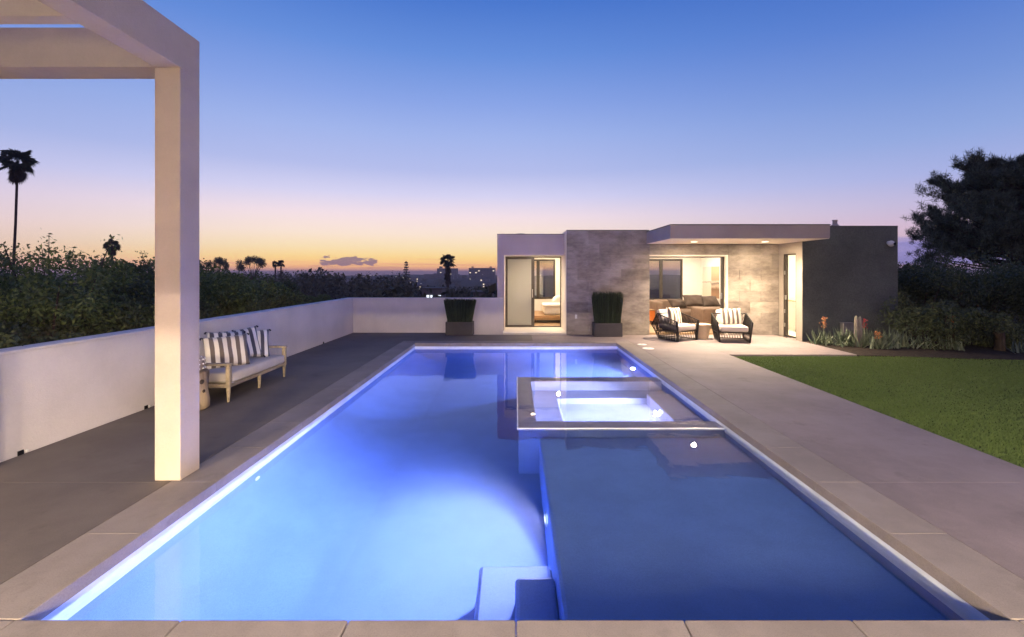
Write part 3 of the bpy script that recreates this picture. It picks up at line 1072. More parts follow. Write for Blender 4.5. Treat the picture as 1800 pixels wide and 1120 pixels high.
# room lights
for x, y in ((4.4, 14.2), (6.0, 14.2), (4.4, 16.4), (6.2, 16.4)):
    disc_lamp('ceiling_lamp', (x, y, 2.47), W_LIVING, .18, (1.0, .85, .66), GH)
for x, y in ((.4, 15.2), (1.6, 16.6)):
    disc_lamp('ceiling_lamp', (x, y, 2.47), W_BED, .18, WARM, GH)
disc_lamp('ceiling_lamp', (8.3, 12.8, 2.47), W_BATH, .18, WARM, GH)
o = empty('security_camera', (9.39, 11.475, 2.43), 0, 'small round white security camera high on the dark grey wall', 'camera')
MB().tube([(0, 0, .02), (0, -.04, .02)], .05, 14).build('mount', 'plastic', o)
b = MB()
bmesh.ops.create_uvsphere(b.bm, u_segments=18, v_segments=12, radius=.075, matrix=Matrix.Translation((0, -.085, 0)))
b.build('dome', 'plastic', o, smooth=True)
MB().tube([(.02, -.13, -.008), (.034, -.170, -.012)], .032, 14).build('lens', 'lens', o)
o = empty('counter', (8.6, 12.9, 0), 0, 'white counter with pale top seen through the narrow lit side door', 'counter')
MB().box(-.55, .55, -.5, 1.0, .02, .86).build('cabinet', 'white', o)
MB().box(-.57, .57, -.52, 1.02, .861, .90, .004).build('counter_top', 'cone', o)


# ------------------------------------------------------------------ soft goods
def pillow(name, wd, ht, th, mat, loc, rot, label, group=None, tassels=False, cat='cushion'):
    n = 16
    u = np.linspace(-1, 1, n)
    X, Y = np.meshgrid(u, u)
    k = np.clip((1 - X ** 2) * (1 - Y ** 2), 0, 1) ** .42
    px = X * (1 - .07 * (1 - Y ** 2)) * wd / 2
    pz = Y * (1 - .07 * (1 - X ** 2)) * ht / 2
    crease = .012 * np.sin(X * 5 + Y * 3) * k
    V = np.concatenate([np.stack([px, -k * th / 2 + crease, pz], -1).reshape(-1, 3), np.stack([px, k * th / 2 + crease, pz], -1).reshape(-1, 3)])
    F = []
    for j in range(n - 1):
        for i in range(n - 1):
            a = j * n + i
            F.append((a, a + 1, a + n + 1, a + n))
            F.append((n * n + a, n * n + a + n, n * n + a + n + 1, n * n + a + 1))
    root = empty(name, loc, 0, label, cat, group)
    root.rotation_euler = rot
    o = npmesh('cover', V, F, mat, root)
    bm = bmesh.new()
    bm.from_mesh(o.data)
    bmesh.ops.remove_doubles(bm, verts=bm.verts, dist=1e-5)
    bmesh.ops.recalc_face_normals(bm, faces=bm.faces)
    bm.to_mesh(o.data)
    bm.free()
    o.data.shade_smooth()
    if tassels:
        for sx in (-1, 1):
            for sz in (-1, 1):
                q = Vector((sx * wd / 2, 0, sz * ht / 2))
                MB().tube([q, q + Vector((sx * .012, 0, sz * .004 - .012)), q + Vector((sx * .022, 0, -.035 + sz * .006))], [.006, .011, .014], 6).build('tassel', 'tassel', root)
    return root


# ================================================================== DECK FURNITURE
# bench beside the wall: long axis along y
bn_ = empty('bench', (-4.12, 6.72, 0), 0, 'low teak outdoor bench with a pale seat pad against the left garden wall', 'bench')
for y in (-.72, .0, .72):
    for x in (.33, -.33):
        MB().tube([(x, y, 0), (x, y, .14), (x, y, .22)], [.016, .024, .027], 8).build('leg', 'teak', bn_)
for y in (-.72, .72):
    MB().box(.305, .36, y - .028, y + .028, .19, .475, .006).build('arm_post', 'teak', bn_)
    MB().box(-.36, -.305, y - .028, y + .028, .19, .475, .006).build('arm_post', 'teak', bn_)
    MB().box(-.37, .37, y - .034, y + .034, .4755, .505, .008).build('arm_rest', 'teak', bn_)
b = MB()
b.box(.312, .352, -.691, .691, .185, .232, .005)
b.box(-.352, -.312, -.691, .691, .185, .232, .005)
b.box(-.312, .312, -.745, -.705, .186, .231, .005)
b.box(-.312, .312, .705, .745, .186, .231, .005)
b.build('seat_rail', 'teak', bn_)
for i in range(9):
    y = -.62 + i * .155
    MB().box(-.310, .310, y - .03, y + .03, .205, .232, .003).build('slat', 'teak', bn_)
MB().box(-.335, .365, -.685, .685, .2335, .372, .035, 3).build('seat_cushion', 'cushion', bn_, smooth=True)
lab = ['near left taupe striped cushion leaning on the bench, in front', 'striped cushion mostly hidden behind the near one on the bench',
       'blue striped cushion standing in the middle of the bench', 'blue striped cushion at the far end of the cushion row on the bench']
pillow('bench_cushion', .56, .47, .17, 'stripe', (-4.13, 6.50, .578), (R(-22), R(-2), R(43)), lab[0], 'striped cushions on the bench', True)
pillow('bench_cushion', .48, .44, .15, 'stripe_blue', (-4.30, 6.74, .61), (R(-14), R(3), R(46)), lab[1], 'striped cushions on the bench', True)
pillow('bench_cushion', .50, .48, .15, 'stripe_blue', (-4.20, 6.98, .61), (R(-18), R(-6), R(50)), lab[2], 'striped cushions on the bench', True)
pillow('bench_cushion', .50, .46, .16, 'stripe_blue', (-4.14, 7.14, .585), (R(-22), R(3), R(42)), lab[3], 'striped cushions on the bench', True)

# stump table + vessel
st = empty('stump_table', (-4.05, 5.66, 0), 0, 'round bleached tree stump side table partly hidden by the pergola post', 'side table')
n = 28
rings = []
prof = [(.17, 0), (.20, .03), (.205, .12), (.195, .25), (.20, .38), (.195, .455), (.175, .475), (.0, .478)]
b = MB()
prev = None
for r, z in prof:
    ring = [b.bm.verts.new((r * (1 + .06 * sin(3 * t + 2 * z * 5) + .03 * sin(7 * t + 1)) * cos(t), r * (1 + .06 * sin(3 * t + 2 * z * 5) + .03 * sin(7 * t + 1)) * sin(t), z)) for t in [2 * pi * j / n for j in range(n)]] if r > 0 else [b.bm.verts.new((0, 0, z))]
    if prev:
        for j in range(n):
            if len(ring) == 1:
                b.bm.faces.new([prev[j], prev[(j + 1) % n], ring[0]])
            else:
                b.bm.faces.new([prev[j], prev[(j + 1) % n], ring[(j + 1) % n], ring[j]])
    else:
        b.bm.faces.new(list(reversed(ring)))
    prev = ring
b.build('trunk_section', 'stump', st, smooth=True)
for a, z, r in ((-.35, .36, .030), (-.75, .07, .050), (-.22, .24, .022)):
    MB().lathe([(0, 0), (r * .6, .002), (r, .008), (r * .7, .012), (0, .011)], 10).build('knot', 'bark', st, loc=(.196 * cos(a), .196 * sin(a), z), rot=(0, R(90), a))
vs = empty('vessel', (-4.03, 5.68, .479), 0, 'round ribbed brown vessel with white beads on the stump table', 'vase')
MB().lathe([(0, 0), (.10, 0), (.125, .03), (.112, .055), (.128, .085), (.112, .112), (.124, .14), (.104, .165), (.09, .168), (.085, .15), (.085, .03), (0, .03)], 24).build('body', 'ceramic', vs, smooth=True)
for z in (.03, .085, .14):
    for k in range(14):
        a = 2 * pi * k / 14
        b = MB()
        bmesh.ops.create_icosphere(b.bm, subdivisions=1, radius=.012)
        b.build('bead', 'pearl', vs, smooth=True, loc=(.127 * cos(a), .127 * sin(a), z))

# planters
for x, y, wd, top, lab, lab2, flare in (
        (-1.54, 12.52, .74, .98, 'charcoal box planter standing against the low white rear wall', 'dense dark clipped plant in the planter before the white wall', 1.14),
        (2.45, 12.24, .74, 1.145, 'charcoal box planter standing against the cement panel wall', 'dense dark green reeds in the planter before the cement panel wall', 1.06)):
    p = empty('planter', (x, y, 0), 0, lab, 'planter', 'charcoal planters')
    b = MB()
    h_ = .36
    b.box(-wd / 2, wd / 2, -.20, -.175, 0, h_, .004)
    b.box(-wd / 2, wd / 2, .175, .20, 0, h_, .004)
    b.box(-wd / 2, -wd / 2 + .025, -.174, .174, 0, h_ - .001)
    b.box(wd / 2 - .025, wd / 2, -.174, .174, 0, h_ - .001)
    b.build('box', 'planter', p)
    MB().box(-wd / 2 + .026, wd / 2 - .026, -.173, .173, .05, h_ - .04).build('soil', 'soil', p)
    pl = empty('reed_plant', (x, y, h_ - .04), 0, lab2, 'plant', 'plants in charcoal planters')
    rg = np.random.default_rng(int(x * 100) + 900)
    n = 1300
    ux = rg.uniform(-1, 1, n)
    uy = rg.uniform(-1, 1, n)
    hh = (top - h_ + .04) * np.clip(rg.normal(.93, .04 if flare > 1.1 else .075, n), .6, 1.06)
    bx = ux * (wd / 2 - .05)
    by = uy * .15
    tx = ux * wd / 2 * flare * rg.normal(1, .03, n)
    ty = uy * .19
    rr = rg.uniform(.004, .008, n)
    V = []
    for k in range(3):
        V.append(np.stack([bx + rr * cos(2.1 * k), by + rr * sin(2.1 * k), np.zeros(n)], 1))
    for k in range(3):
        V.append(np.stack([tx + rr * .6 * cos(2.1 * k), ty + rr * .6 * sin(2.1 * k), hh], 1))
    V = np.stack(V, 1).reshape(-1, 3)
    base = (np.arange(n) * 6)[:, None]
    F = np.concatenate([base + np.array([[k, (k + 1) % 3, 3 + (k + 1) % 3, 3 + k]]) for k in range(3)])
    npmesh('stems', V, F, 'reed', pl)
    P = np.stack([rg.uniform(-1, 1, 1500), rg.uniform(-1, 1, 1500), rg.uniform(.1, .97, 1500)], 1)
    P = np.stack([P[:, 0] * wd / 2 * (.9 + (flare - .9) * P[:, 2]), P[:, 1] * .19, P[:, 2] * (top - h_ + .04)], 1)
    V, F = leaf_quads(P, .022, .3, rg, 1.5)
    npmesh('leaves', V, F, 'reed', pl)

# deck lids
for x, y, r, lab in ((2.985, 10.78, .105, 'round white skimmer lid set in the deck, the farther of two'), (2.97, 10.22, .125, 'round white skimmer lid set in the deck, the nearer of two')):
    o = empty('skimmer_lid', (x, y, 0), 0, lab, 'lid', 'skimmer lids')
    MB().lathe([(0, .006), (r * .9, .006), (r * .92, .004), (r, .004), (r + .004, .0005)], 28).build('cover', 'plastic', o)
    MB().lathe([(r * .2, .0065), (r * .2, .009), (r * .26, .009), (r * .26, .0065)], 16).build('grip_ring', 'metalgrey', o)


# woven lounge chairs
def lounge(loc, rz, label):
    t = empty('lounge_chair', loc, rz, label, 'chair', 'black woven lounge chairs on the patio')
    A, Bp, Cc, D, E = (-.36, 0.015), (-.375, .50), (.24, .66), (.46, .36), (.26, .03)
    loop = [A, Bp, Cc, D, E]

    def P(s, q):
        return Vector((s * (.335 + .07 * q[1] / .6), q[0], q[1]))

    def along(pl, u):
        L = [(Vector(q) - Vector(p)).length for p, q in zip(pl, pl[1:])]
        d = u * sum(L)
        for (p, q), l in zip(zip(pl, pl[1:]), L):
            if d <= l:
                return tuple(Vector(p).lerp(Vector(q), d / l))
            d -= l
        return pl[-1]

    b = MB()
    for s in (-1, 1):
        b.tube([P(s, q) for q in loop], .014, 6, closed=True)
        b.tube([P(s, (-.362, .015)), P(s, (-.376, .50))], .026, 4)
    for q in (Cc, D, E):
        b.tube([P(-1, q), P(1, q)], .012, 6)
    b.build('frame', 'black', t)
    b = MB()
    b.tube([P(-1, (-.345, .245)), P(1, (-.345, .245))], .018, 4)
    b.tube([P(-1, (.30, .225)), P(1, (.30, .225))], .016, 4)
    b.tube([P(-1, (-.365, .235)), P(-1, (.33, .215))], .014, 4)
    b.tube([P(1, (-.365, .235)), P(1, (.33, .215))], .014, 4)
    for k in range(6):
        y = -.25 + k * .1
        b.tube([P(-1, (y, .235)), P(1, (y, .235))], .008, 4)
    b.build('seat_frame', 'black', t)
    for s in (-1, 1):
        b = MB()
        top, bot = [Bp, Cc], [A, E]
        n = 13
        for k in range(n):
            u = k / (n - 1)
            for off in (-.10, 0, .10):
                v = min(1, max(0, u + off))
                b.tube([P(s * (1.0), along(top, u * .82)), P(s * 1.0, along(bot, v))], .0048, 4, cap=False)
        for k in range(7):
            u = .75 + .25 * k / 6
            b.tube([P(s, along(top, u)), P(s, along([E, D], k / 6 * .95))], .0055, 4, cap=False)
        for k in range(5):
            b.tube([P(s, along([Cc, D], k / 4)), P(s, along([A, E], 1 - .18 * k / 4))], .005, 4, cap=False)
        b.build('side_weave', 'black', t)
    b = MB()
    for k in range(12):
        xa = -1 + 2 * k / 11
        for off in (-.16, .16):
            xb = min(1, max(-1, xa + off))
            c = Vector((.39 * xa, Cc[0], Cc[1]))
            d = Vector((.37 * xb, D[0], D[1]))
            e = Vector((.335 * xa, E[0], E[1]))
            b.tube([c, d], .0055, 4, cap=False)
            b.tube([d, e], .0055, 4, cap=False)
    b.build('back_weave', 'black', t)
    MB().box(-.315, .315, -.37, .30, .262, .398, .04, 3).build('seat_cushion', 'cushion', t, smooth=True)
    MB().box(-.30, .30, -.06, .06, -.20, .20, .045, 3, mat=Matrix.Translation((0, .265, .56)) @ Matrix.Rotation(R(-20), 4, 'X')).build('back_cushion', 'cushion', t, smooth=True)
    return t


lounge((4.08, 11.62, 0), R(30), 'black woven rope armchair on the left, turned sideways beside the conical table')
lounge((5.38, 11.38, 0), R(-13), 'black woven rope armchair on the right of the conical table, facing the pool')
pillow('chair_cushion', .46, .44, .15, 'stripe', (4.06, 11.66, .60), (R(-16), R(2), R(27)), 'striped cushion leaning in the left woven armchair', 'striped cushions on the armchairs')
pillow('chair_cushion', .50, .42, .16, 'stripe', (5.40, 11.42, .605), (R(-18), R(-2), R(-13)), 'striped cushion leaning in the right woven armchair', 'striped cushions on the armchairs')
o = empty('conical_table', (4.78, 11.72, 0), 0, 'low tan tapered drum table between the two woven armchairs', 'side table')
MB().lathe([(0, 0), (.15, 0), (.155, .01), (.212, .33), (.212, .335), (.0, .335)], 32).build('base', 'cone', o, smooth=False)
MB().lathe([(0, .336), (.216, .336), (.222, .342), (.222, .374), (.216, .380), (0, .381)], 32).build('table_top', 'cone', o)

# ------------------------------------------------------------------ living room
sf = empty('sofa', (5.65, 14.2, .02), 0, 'grey brown sofa with low arms in the lit living room', 'sofa')
MB().box(-.05, .95, -.6, .42, .08, .60, .05, 3).build('arm', 'sofa', sf, smooth=True)
MB().box(-.85, .95, .45, 1.55, .08, .42, .05, 3).build('seat', 'sofa', sf, smooth=True)
MB().box(-.85, .95, 1.56, 1.82, .08, .74, .06, 3).build('back', 'sofa', sf, smooth=True)
MB().box(-1.1, -.87, .5, 1.82, .08, .74, .06, 3).build('arm', 'sofa', sf, smooth=True)
for x in (-.95, .85):
    for y in (-.5, 1.7):
        MB().tube([(x, y, 0), (x, y, .08)], .025, 8).build('leg', 'bronze', sf)
for (x, y, z, rx, rz, s, lab) in ((5.35, 15.1, .68, -55, 10, .55, 'leftmost brown throw cushion on the sofa'), (5.75, 14.75, .80, -48, -8, .62, 'large brown throw cushion at the middle of the sofa'),
                                  (6.25, 14.7, .77, -50, 5, .62, 'rightmost brown throw cushion on the sofa, by the door frame')):
    pillow('sofa_cushion', s, s * .8, .2, 'sofa_dark', (x, y, z), (R(rx), 0, R(rz)), lab, 'throw cushions on the sofa')
cb = empty('cabinet', (4.52, 15.1, .02), 0, 'small orange lacquer cabinet behind the left woven armchair', 'cabinet')
MB().box(-.22, .22, -.2, .2, .10, .44, .008).build('body', 'orange', cb)
MB().box(-.24, .24, -.22, .22, .441, .462, .004).build('cabinet_top', 'bedwood', cb)
for x in (-.19, .19):
    for y in (-.17, .17):
        MB().tube([(x, y, 0), (x, y, .10)], .015, 6).build('leg', 'bronze', cb)
pt = empty('potted_plant', (4.66, 15.05, .482), 0, 'small green potted plant on the orange cabinet', 'plant')
MB().lathe([(0, 0), (.05, 0), (.065, .09), (.055, .09), (.05, .07), (0, .07)], 16).build('pot', 'planter', pt)
V, F = leaf_quads(clump_points(np.array([[0, 0, .16]]), np.array([[.09, .09, .10]]), 220), .03, .5)
npmesh('leaves', V, F, 'hedge', pt)
ar = empty('framed_print', (7.19, 16.75, 1.35), 0, 'large framed abstract beach print on the living room wall', 'picture')
f = .05
b = MB()
b.box(-.04, 0, -.80, .80, .57, .57 + f)
b.box(-.04, 0, -.80, .80, -.57 - f, -.57)
b.box(-.04, 0, -.80, -.80 + f, -.57, .57)
b.box(-.04, 0, .80 - f, .80, -.57, .57)
b.build('frame', 'linen', ar)
MB().box(-.018, -.002, -.75, .75, -.57, .57).build('print', 'art', ar)
# bedroom
bd = empty('bed', (1.25, 15.9, .04), 0, 'low oak platform bed with white bedding behind the sliding door', 'bed')
MB().box(-.75, 1.0, -.9, 1.1, .10, .24, .01).build('platform', 'bedwood', bd)
MB().box(-.55, .9, -.6, 1.0, 0, .10).build('plinth', 'bronze', bd)
MB().box(-.30, .95, -.68, 1.05, .241, .56, .07, 3).build('mattress', 'linen', bd, smooth=True)
MB().box(-.34, .98, -.72, .3, .50, .60, .045, 3).build('duvet', 'linen', bd, smooth=True)
pillow('bed_pillow', .6, .4, .18, 'linen', (1.5, 16.7, .76), (R(-60), 0, R(-90)), 'plump white pillow on the bed', None, cat='pillow')

# ------------------------------------------------------------------ pool lights
for (x, y, z, ax, ay, azz, wt, deg, lab) in (
        (LX - .006, 3.96, -.80, -2.4, 3.45, -1.12, W_POOL, 170, 'glowing round pool light on the ledge face near the steps'),
        (PX - .008, 9.35, -.80, -1.8, 8.6, -1.0, W_POOL_FAR, 172, 'glowing round pool light on the far right pool wall'),
        (2.052, 6.42, -.58, .6, 6.5, -.95, W_SPA, 176, 'glowing round light inside the submerged spa')):
    o = empty('pool_light', (x, y, z), 0, lab, 'pool light', 'underwater pool lights')
    b = MB().lathe([(0, .012), (.055, .010), (.062, .006)], 20)
    b.build('lens', 'poollens', o, rot=(0, R(-90), 0))
    b = MB().lathe([(.063, .001), (.063, .014), (.085, .010), (.088, .001)], 20)
    b.build('trim_ring', 'steel', o, rot=(0, R(-90), 0))
    spot('pool_lamp', (x - .03, y, z), (ax, ay, azz), wt, deg, SPA_COL if wt == W_SPA else POOL_COL, o, 1.0, .045)
for x, lab in ((.80, 'round drain cover on the left of the spa floor'), (1.62, 'round drain cover on the right of the spa floor')):
    o = empty('spa_drain', (x, 5.98, -.98), 0, lab, 'drain', 'spa drains')
    MB().lathe([(0, .022), (.05, .022), (.10, .010), (.11, .0)], 24).build('cover', 'plastic', o)
    MB().lathe([(.055, .0235), (.062, .0225), (.062, .026), (.055, .026)], 20).build('rim', 'steel', o)
o = empty('inlet_fitting', (-PX + .004, 4.30, -.44), 0, 'small white return fitting in the left pool wall', 'fitting')
MB().lathe([(0, .012), (.02, .012), (.022, .01), (.036, .008), (.038, 0)], 16).build('eyeball', 'plastic', o, rot=(0, R(90), 0))

# ================================================================== VEGETATION
def shrub(loc, r, h, n, size, mat, label, group, seed, cat='shrub', shoots=0, name='shrub', asp=.42):
    rg = np.random.default_rng(seed)
    t = empty(name, loc, 0, label, cat, group)
    k = 26
    C = np.stack([rg.normal(0, r * .42, k), rg.normal(0, r * .42, k), rg.uniform(.18, .86, k) * h], 1)
    C[:, 0] = np.clip(C[:, 0], -r * .8, r * .8)
    C[:, 1] = np.clip(C[:, 1], -r * .8, r * .8)
    rad = rg.uniform(.22, .46, k) * r
    Rr = np.stack([rad, rad, rad * rg.uniform(.7, 1.1, k)], 1)
    C[:k // 2, 2] = np.clip(C[:k // 2, 2], .62 * h, None)
    P = clump_points(C, Rr, n, rg, .45)
    P[:, 2] = np.clip(P[:, 2], .03, None)
    V, F = leaf_quads(P, size, asp, rg)
    parts = [(V, F)]
    b = MB()
    for i in range(7):
        c = C[i]
        b.tube([(0, 0, -.2), (c[0] * .4, c[1] * .4, h * .35), tuple(c)], [.035, .022, .008], 5)
    for i in range(shoots):
        a = rg.uniform(0, 2 * pi)
        base = Vector((cos(a) * r * .5, sin(a) * r * .5, h * .75))
        tip = base + Vector((cos(a) * r * rg.uniform(.1, .5), sin(a) * r * .3, h * rg.uniform(.22, .42)))
        b.tube([base, (base + tip) / 2 + Vector((0, 0, .03)), tip], [.012, .008, .004], 4)
        m = 110
        u = rg.uniform(0, 1, m)[:, None]
        q = np.array(base)[None] * (1 - u) + np.array(tip)[None] * u + rg.normal(0, .05, (m, 3))
        v2, f2 = leaf_quads(q, size * .85, asp, rg, .6)
        parts.append((v2, f2))
    Vs = np.concatenate([p[0] for p in parts])
    Fs = []
    off = 0
    for v2, f2 in parts:
        Fs.append(f2 + off)
        off += len(v2)
    npmesh('foliage', Vs, np.concatenate(Fs), mat, t)
    b.build('stems', 'bark', t)
    return t


# hedge of shrubs beyond the left wall; (x, y, radius, height above its ground, shoots)
hed = [(-5.9, 4.6, 1.0, 2.05, 1), (-6.3, 6.0, 1.1, 2.50, 5), (-7.4, 5.6, 1.2, 2.55, 3), (-6.2, 7.4, 1.05, 2.36, 0), (-7.2, 8.3, 1.1, 2.50, 0), (-6.2, 9.0, 1.05, 2.30, 0), (-7.6, 9.9, 1.2, 2.48, 1),
       (-6.4, 10.6, 1.1, 2.16, 0), (-7.7, 11.9, 1.25, 2.38, 0), (-6.5, 12.4, 1.1, 1.98, 0), (-6.9, 14.2, 1.2, 1.95, 0), (-8.3, 13.8, 1.3, 2.2, 0), (-6.2, 16.0, 1.2, 1.8, 0), (-7.8, 16.6, 1.4, 2.1, 0), (-5.5, 18.2, 1.4, 1.8, 0), (-7.4, 19.5, 1.5, 2.1, 0), (-8.6, 7.2, 1.2, 2.5, 0)]
hl = ['leafy shrub with tall shoots nearest the camera beyond the left wall', 'shrub with the tallest sprays of leaves, left of the pergola post', 'shrub with upright twigs at the left edge of the picture',
      'rounded dark shrub beyond the left wall, just left of the pergola post', 'dense shrub under the small palm left of the pergola post', 'bushy shrub beyond the left wall, half behind the pergola post',
      'dark shrub hidden partly by the pergola post and rising behind the bench', 'shrub rising over the wall straight behind the bench cushions', 'taller shrub set back behind the bench, below the umbrella trees',
      'green shrub over the wall just past the bench', 'shrub behind the wall midway between the bench and the far corner', 'dark set-back shrub under the broad umbrella tree', 'low shrub behind the far half of the left wall',
      'set-back shrub below the pair of palms', 'low shrub at the far corner of the white walls', 'last dark shrub beyond the corner of the white walls', 'tall shrub at the back of the hedge on the left']
for i, (q, lab) in enumerate(zip(hed, hl)):
    gz = ground_z(q[0], q[1])
    shrub((q[0], q[1], gz), q[2], q[3] - .0, 20000, .024 + .0013 * q[1], 'hedge' if i % 3 else 'hedge2', lab, 'shrubs beyond the left wall', 100 + i, shoots=q[4])

# dark shrubs at the right, behind the garden bed
rh = [(9.9, 10.5, 1.0, 1.25, 'bushy dark shrub in the bed in front of the grey wall corner'), (10.9, 12.3, 1.3, 2.1, 'tall dark shrub just right of the grey wall'), (12.3, 12.0, 1.4, 2.2, 'tall dark shrub in the middle of the right hand hedge'),
      (13.6, 12.6, 1.5, 2.25, 'tall dark shrub at the right edge under the pine'), (14.6, 11.4, 1.4, 2.0, 'dark shrub at the far right edge of the picture'), (11.6, 13.9, 1.5, 2.15, 'dark shrub set back behind the right hand hedge'), (13.3, 14.8, 1.6, 2.2, 'darkest shrub at the back below the pine'),
      (11.2, 10.6, .65, .62, 'low clipped dark shrub in the planting bed'), (12.4, 10.4, .7, .66, 'low dark shrub in the bed beside the bare trunk')]
for i, q in enumerate(rh):
    shrub((q[0], q[1], -.05), q[2], q[3] - .12, 14000, .036, 'hedge2', q[4], 'dark shrubs behind the lawn', 300 + i, shoots=2 if q[3] > 1 else 0)


def rosette(name, loc, n, ln, wd, mat, label, group, seed, cat='plant', spread=.9, flower=None, fh=.5):
    rg = np.random.default_rng(seed)
    t = empty(name, loc, 0, label, cat, group)
    V, F = [], []
    for i in range(n):
        a = rg.uniform(0, 2 * pi)
        tilt = rg.uniform(.08, spread)
        L = ln * rg.uniform(.6, 1.1)
        bx, by = rg.normal(0, ln * .28, 2)
        d = np.array([cos(a) * sin(tilt), sin(a) * sin(tilt), cos(tilt)])
        s_ = np.array([-sin(a), cos(a), 0]) * wd * .5
        p0 = np.array([bx, by, 0])
        p1 = p0 + d * L * .5
        d2 = d + np.array([0, 0, .25])
        d2 /= np.linalg.norm(d2)
        p2 = p1 + d2 * L * .5
        k = len(V)
        nrm = np.cross(s_, d)
        V += [p0 - s_, p0 + s_, p1 - s_ * .8 + nrm * .3, p1 + s_ * .8 + nrm * .3, p2, p0 + nrm * .6, p1 + nrm * .9]
        F += [(k, k + 5, k + 6, k + 2), (k + 5, k + 1, k + 3, k + 6), (k + 2, k + 6, k + 4, k + 4), (k + 6, k + 3, k + 4, k + 4)]
    V = np.array(V)
    F3 = []
    for f in F:
        if f[2] == f[3]:
            F3.append(f[:3])
        else:
            F3 += [(f[0], f[1], f[2]), (f[0], f[2], f[3])]
    npmesh('leaves', V, F3, mat, t)
    if flower:
        MB().tube([(0, 0, 0), (.02, 0, fh * .5), (.03, .01, fh)], [.010, .008, .005], 5).build('flower_stalk', 'aloe', t)
        zz = rg.uniform(.62, 1.06, 90)
        P = np.stack([.03 + rg.normal(0, .035, 90) * (1.25 - zz), rg.normal(0, .035, 90), zz * fh], 1)
        P[:, 0] += rg.normal(0, .02, 90)
        v2, f2 = leaf_quads(P, .020, .4, rg, -.4)
        npmesh('flower', v2, f2, flower, t)
    return t


aloes = [(7.42, 11.0, 46, .30, 'aloe clump with an orange flower spike at the corner of the grey wall', 'orangeflower', .62), (7.75, 10.75, 60, .34, 'silvery aloe clump beside the patio edge', None, 0),
         (8.1, 10.7, 60, .36, 'spiky silver aloe clump in front of the grey wall', None, 0), (8.35, 10.95, 60, .34, 'aloe clump with a red flower head', 'redflower', .58), (8.55, 10.55, 70, .38, 'large grey green aloe clump near the pale cactus', None, 0),
         (8.2, 10.35, 40, .28, 'aloe clump with small orange blooms at the edge of the bed', 'orangeflower', .36), (8.95, 10.5, 50, .32, 'low aloe clump at the foot of the pale cactus', None, 0)]
for i, (x, y, n, ln, lab, fl, fh) in enumerate(aloes):
    rosette('aloe_plant', (x, y, -.02), n, ln * 1.3, .04, 'aloe', lab, 'aloes in the garden bed', 500 + i, flower=fl, fh=fh)
rosette('agave_plant', (12.0, 9.9, -.02), 30, .55, .07, 'agave', 'upright blue grey agave in the dark bed at the right', None, 520, spread=.5)
rosette('agave_plant', (10.9, 9.75, -.02), 26, .34, .05, 'agave', 'small agave at the lawn edge in front of the dark shrubs', None, 521)
rosette('agave_plant', (13.0, 9.6, -.02), 30, .6, .06, 'agave', 'spreading agave at the right edge of the lawn', None, 522, spread=1.2)
rosette('torch_plant', (9.75, 10.2, -.02), 30, .4, .03, 'aloe', 'plant with orange torch flowers in front of the bushy shrub', None, 523, flower='orangeflower', fh=.72)
rosette('torch_plant', (9.25, 10.35, -.02), 24, .4, .03, 'aloe', 'tall thin leaved plant right of the pale cactus', None, 524)
cz = empty('cactus', (8.12, 10.85, -.02), 0, 'pale twin column cactus standing in the garden bed', 'cactus')
cz.location = (8.12 + .05, 10.9, -.02)
cz.location = ((1508 - 907) / 800 * 10.6, 10.6, -.02)
for dx_, hh in ((-.035, .72), (.05, .70)):
    b = MB()
    prev = None
    nn = 16
    for z, rr in ((0, .034), (.2, .042), (hh * .8, .040), (hh * .95, .028), (hh, .006)):
        ring = [b.bm.verts.new((dx_ + rr * (1 + .14 * (j % 2)) * cos(2 * pi * j / nn), rr * (1 + .14 * (j % 2)) * sin(2 * pi * j / nn), z)) for j in range(nn)]
        if prev:
            for j in range(nn):
                b.bm.faces.new([prev[j], prev[(j + 1) % nn], ring[(j + 1) % nn], ring[j]])
        prev = ring
    b.bm.faces.new(prev)
    b.build('column', 'cactus', cz)
ub = empty('utility_box', (8.28, 11.40, -.02), 0, 'small grey utility box on the dark wall behind the aloes', 'box')
ub.location = ((1488 - 907) / 800 * 11.4, 11.39, .28)
MB().box(-.13, .13, -.07, .07, -.16, .16, .006).build('body', 'metalgrey', ub)
MB().box(-.14, .14, -.08, .08, .161, .175, .004).build('cover', 'metalgrey', ub)
for i, (px, yy, hh, lab) in enumerate(((1668, 10.3, .75, 'short bare pale trunk standing in the dark bed'), (1757, 10.1, .62, 'forked pale stump at the right of the dark bed'))):
    o = empty('stump', ((px - 907) / 800 * yy, yy, -.03), 0, lab, 'stump')
    MB().tube([(0, 0, 0), (.01, 0, hh * .5), (-.01, .01, hh)], [.10, .085, .06], 9).build('trunk', 'bark', o, smooth=True)
    if i:
        MB().tube([(0, 0, hh * .3), (-.10, 0, hh * .7), (-.19, .01, hh)], [.05, .04, .02], 8).build('branch', 'bark', o, smooth=True)


# ---- big pine at the right
def limb(b, p, d, L, r, depth, rg, tips):
    k = 5
    pts = [Vector(p)]
    dd = Vector(d).normalized()
    for i in range(k):
        dd = (dd + Vector((rg.normal(0, .10), rg.normal(0, .10), rg.normal(.03, .06)))).normalized()
        pts.append(pts[-1] + dd * L / k)
    rs = [r * (1 - .75 * i / k) for i in range(k + 1)]
    b.tube(pts, rs, 5, cap=False)
    if depth <= 0:
        for q in pts[2:]:
            tips.append((tuple(q), tuple(dd)))
        return
    for i in range(2, k + 1):
        m = 3 if i > 2 else 2
        for _ in range(m):
            s_ = 1 if rg.random() < .5 else -1
            nd = (dd + Vector((dd.y, -dd.x, 0)) * s_ * rg.uniform(.4, 1.0) + Vector((0, 0, rg.uniform(.0, .5)))).normalized()
            limb(b, pts[i], nd, L * rg.uniform(.34, .52), rs[i] * .6, depth - 1, rg, tips)


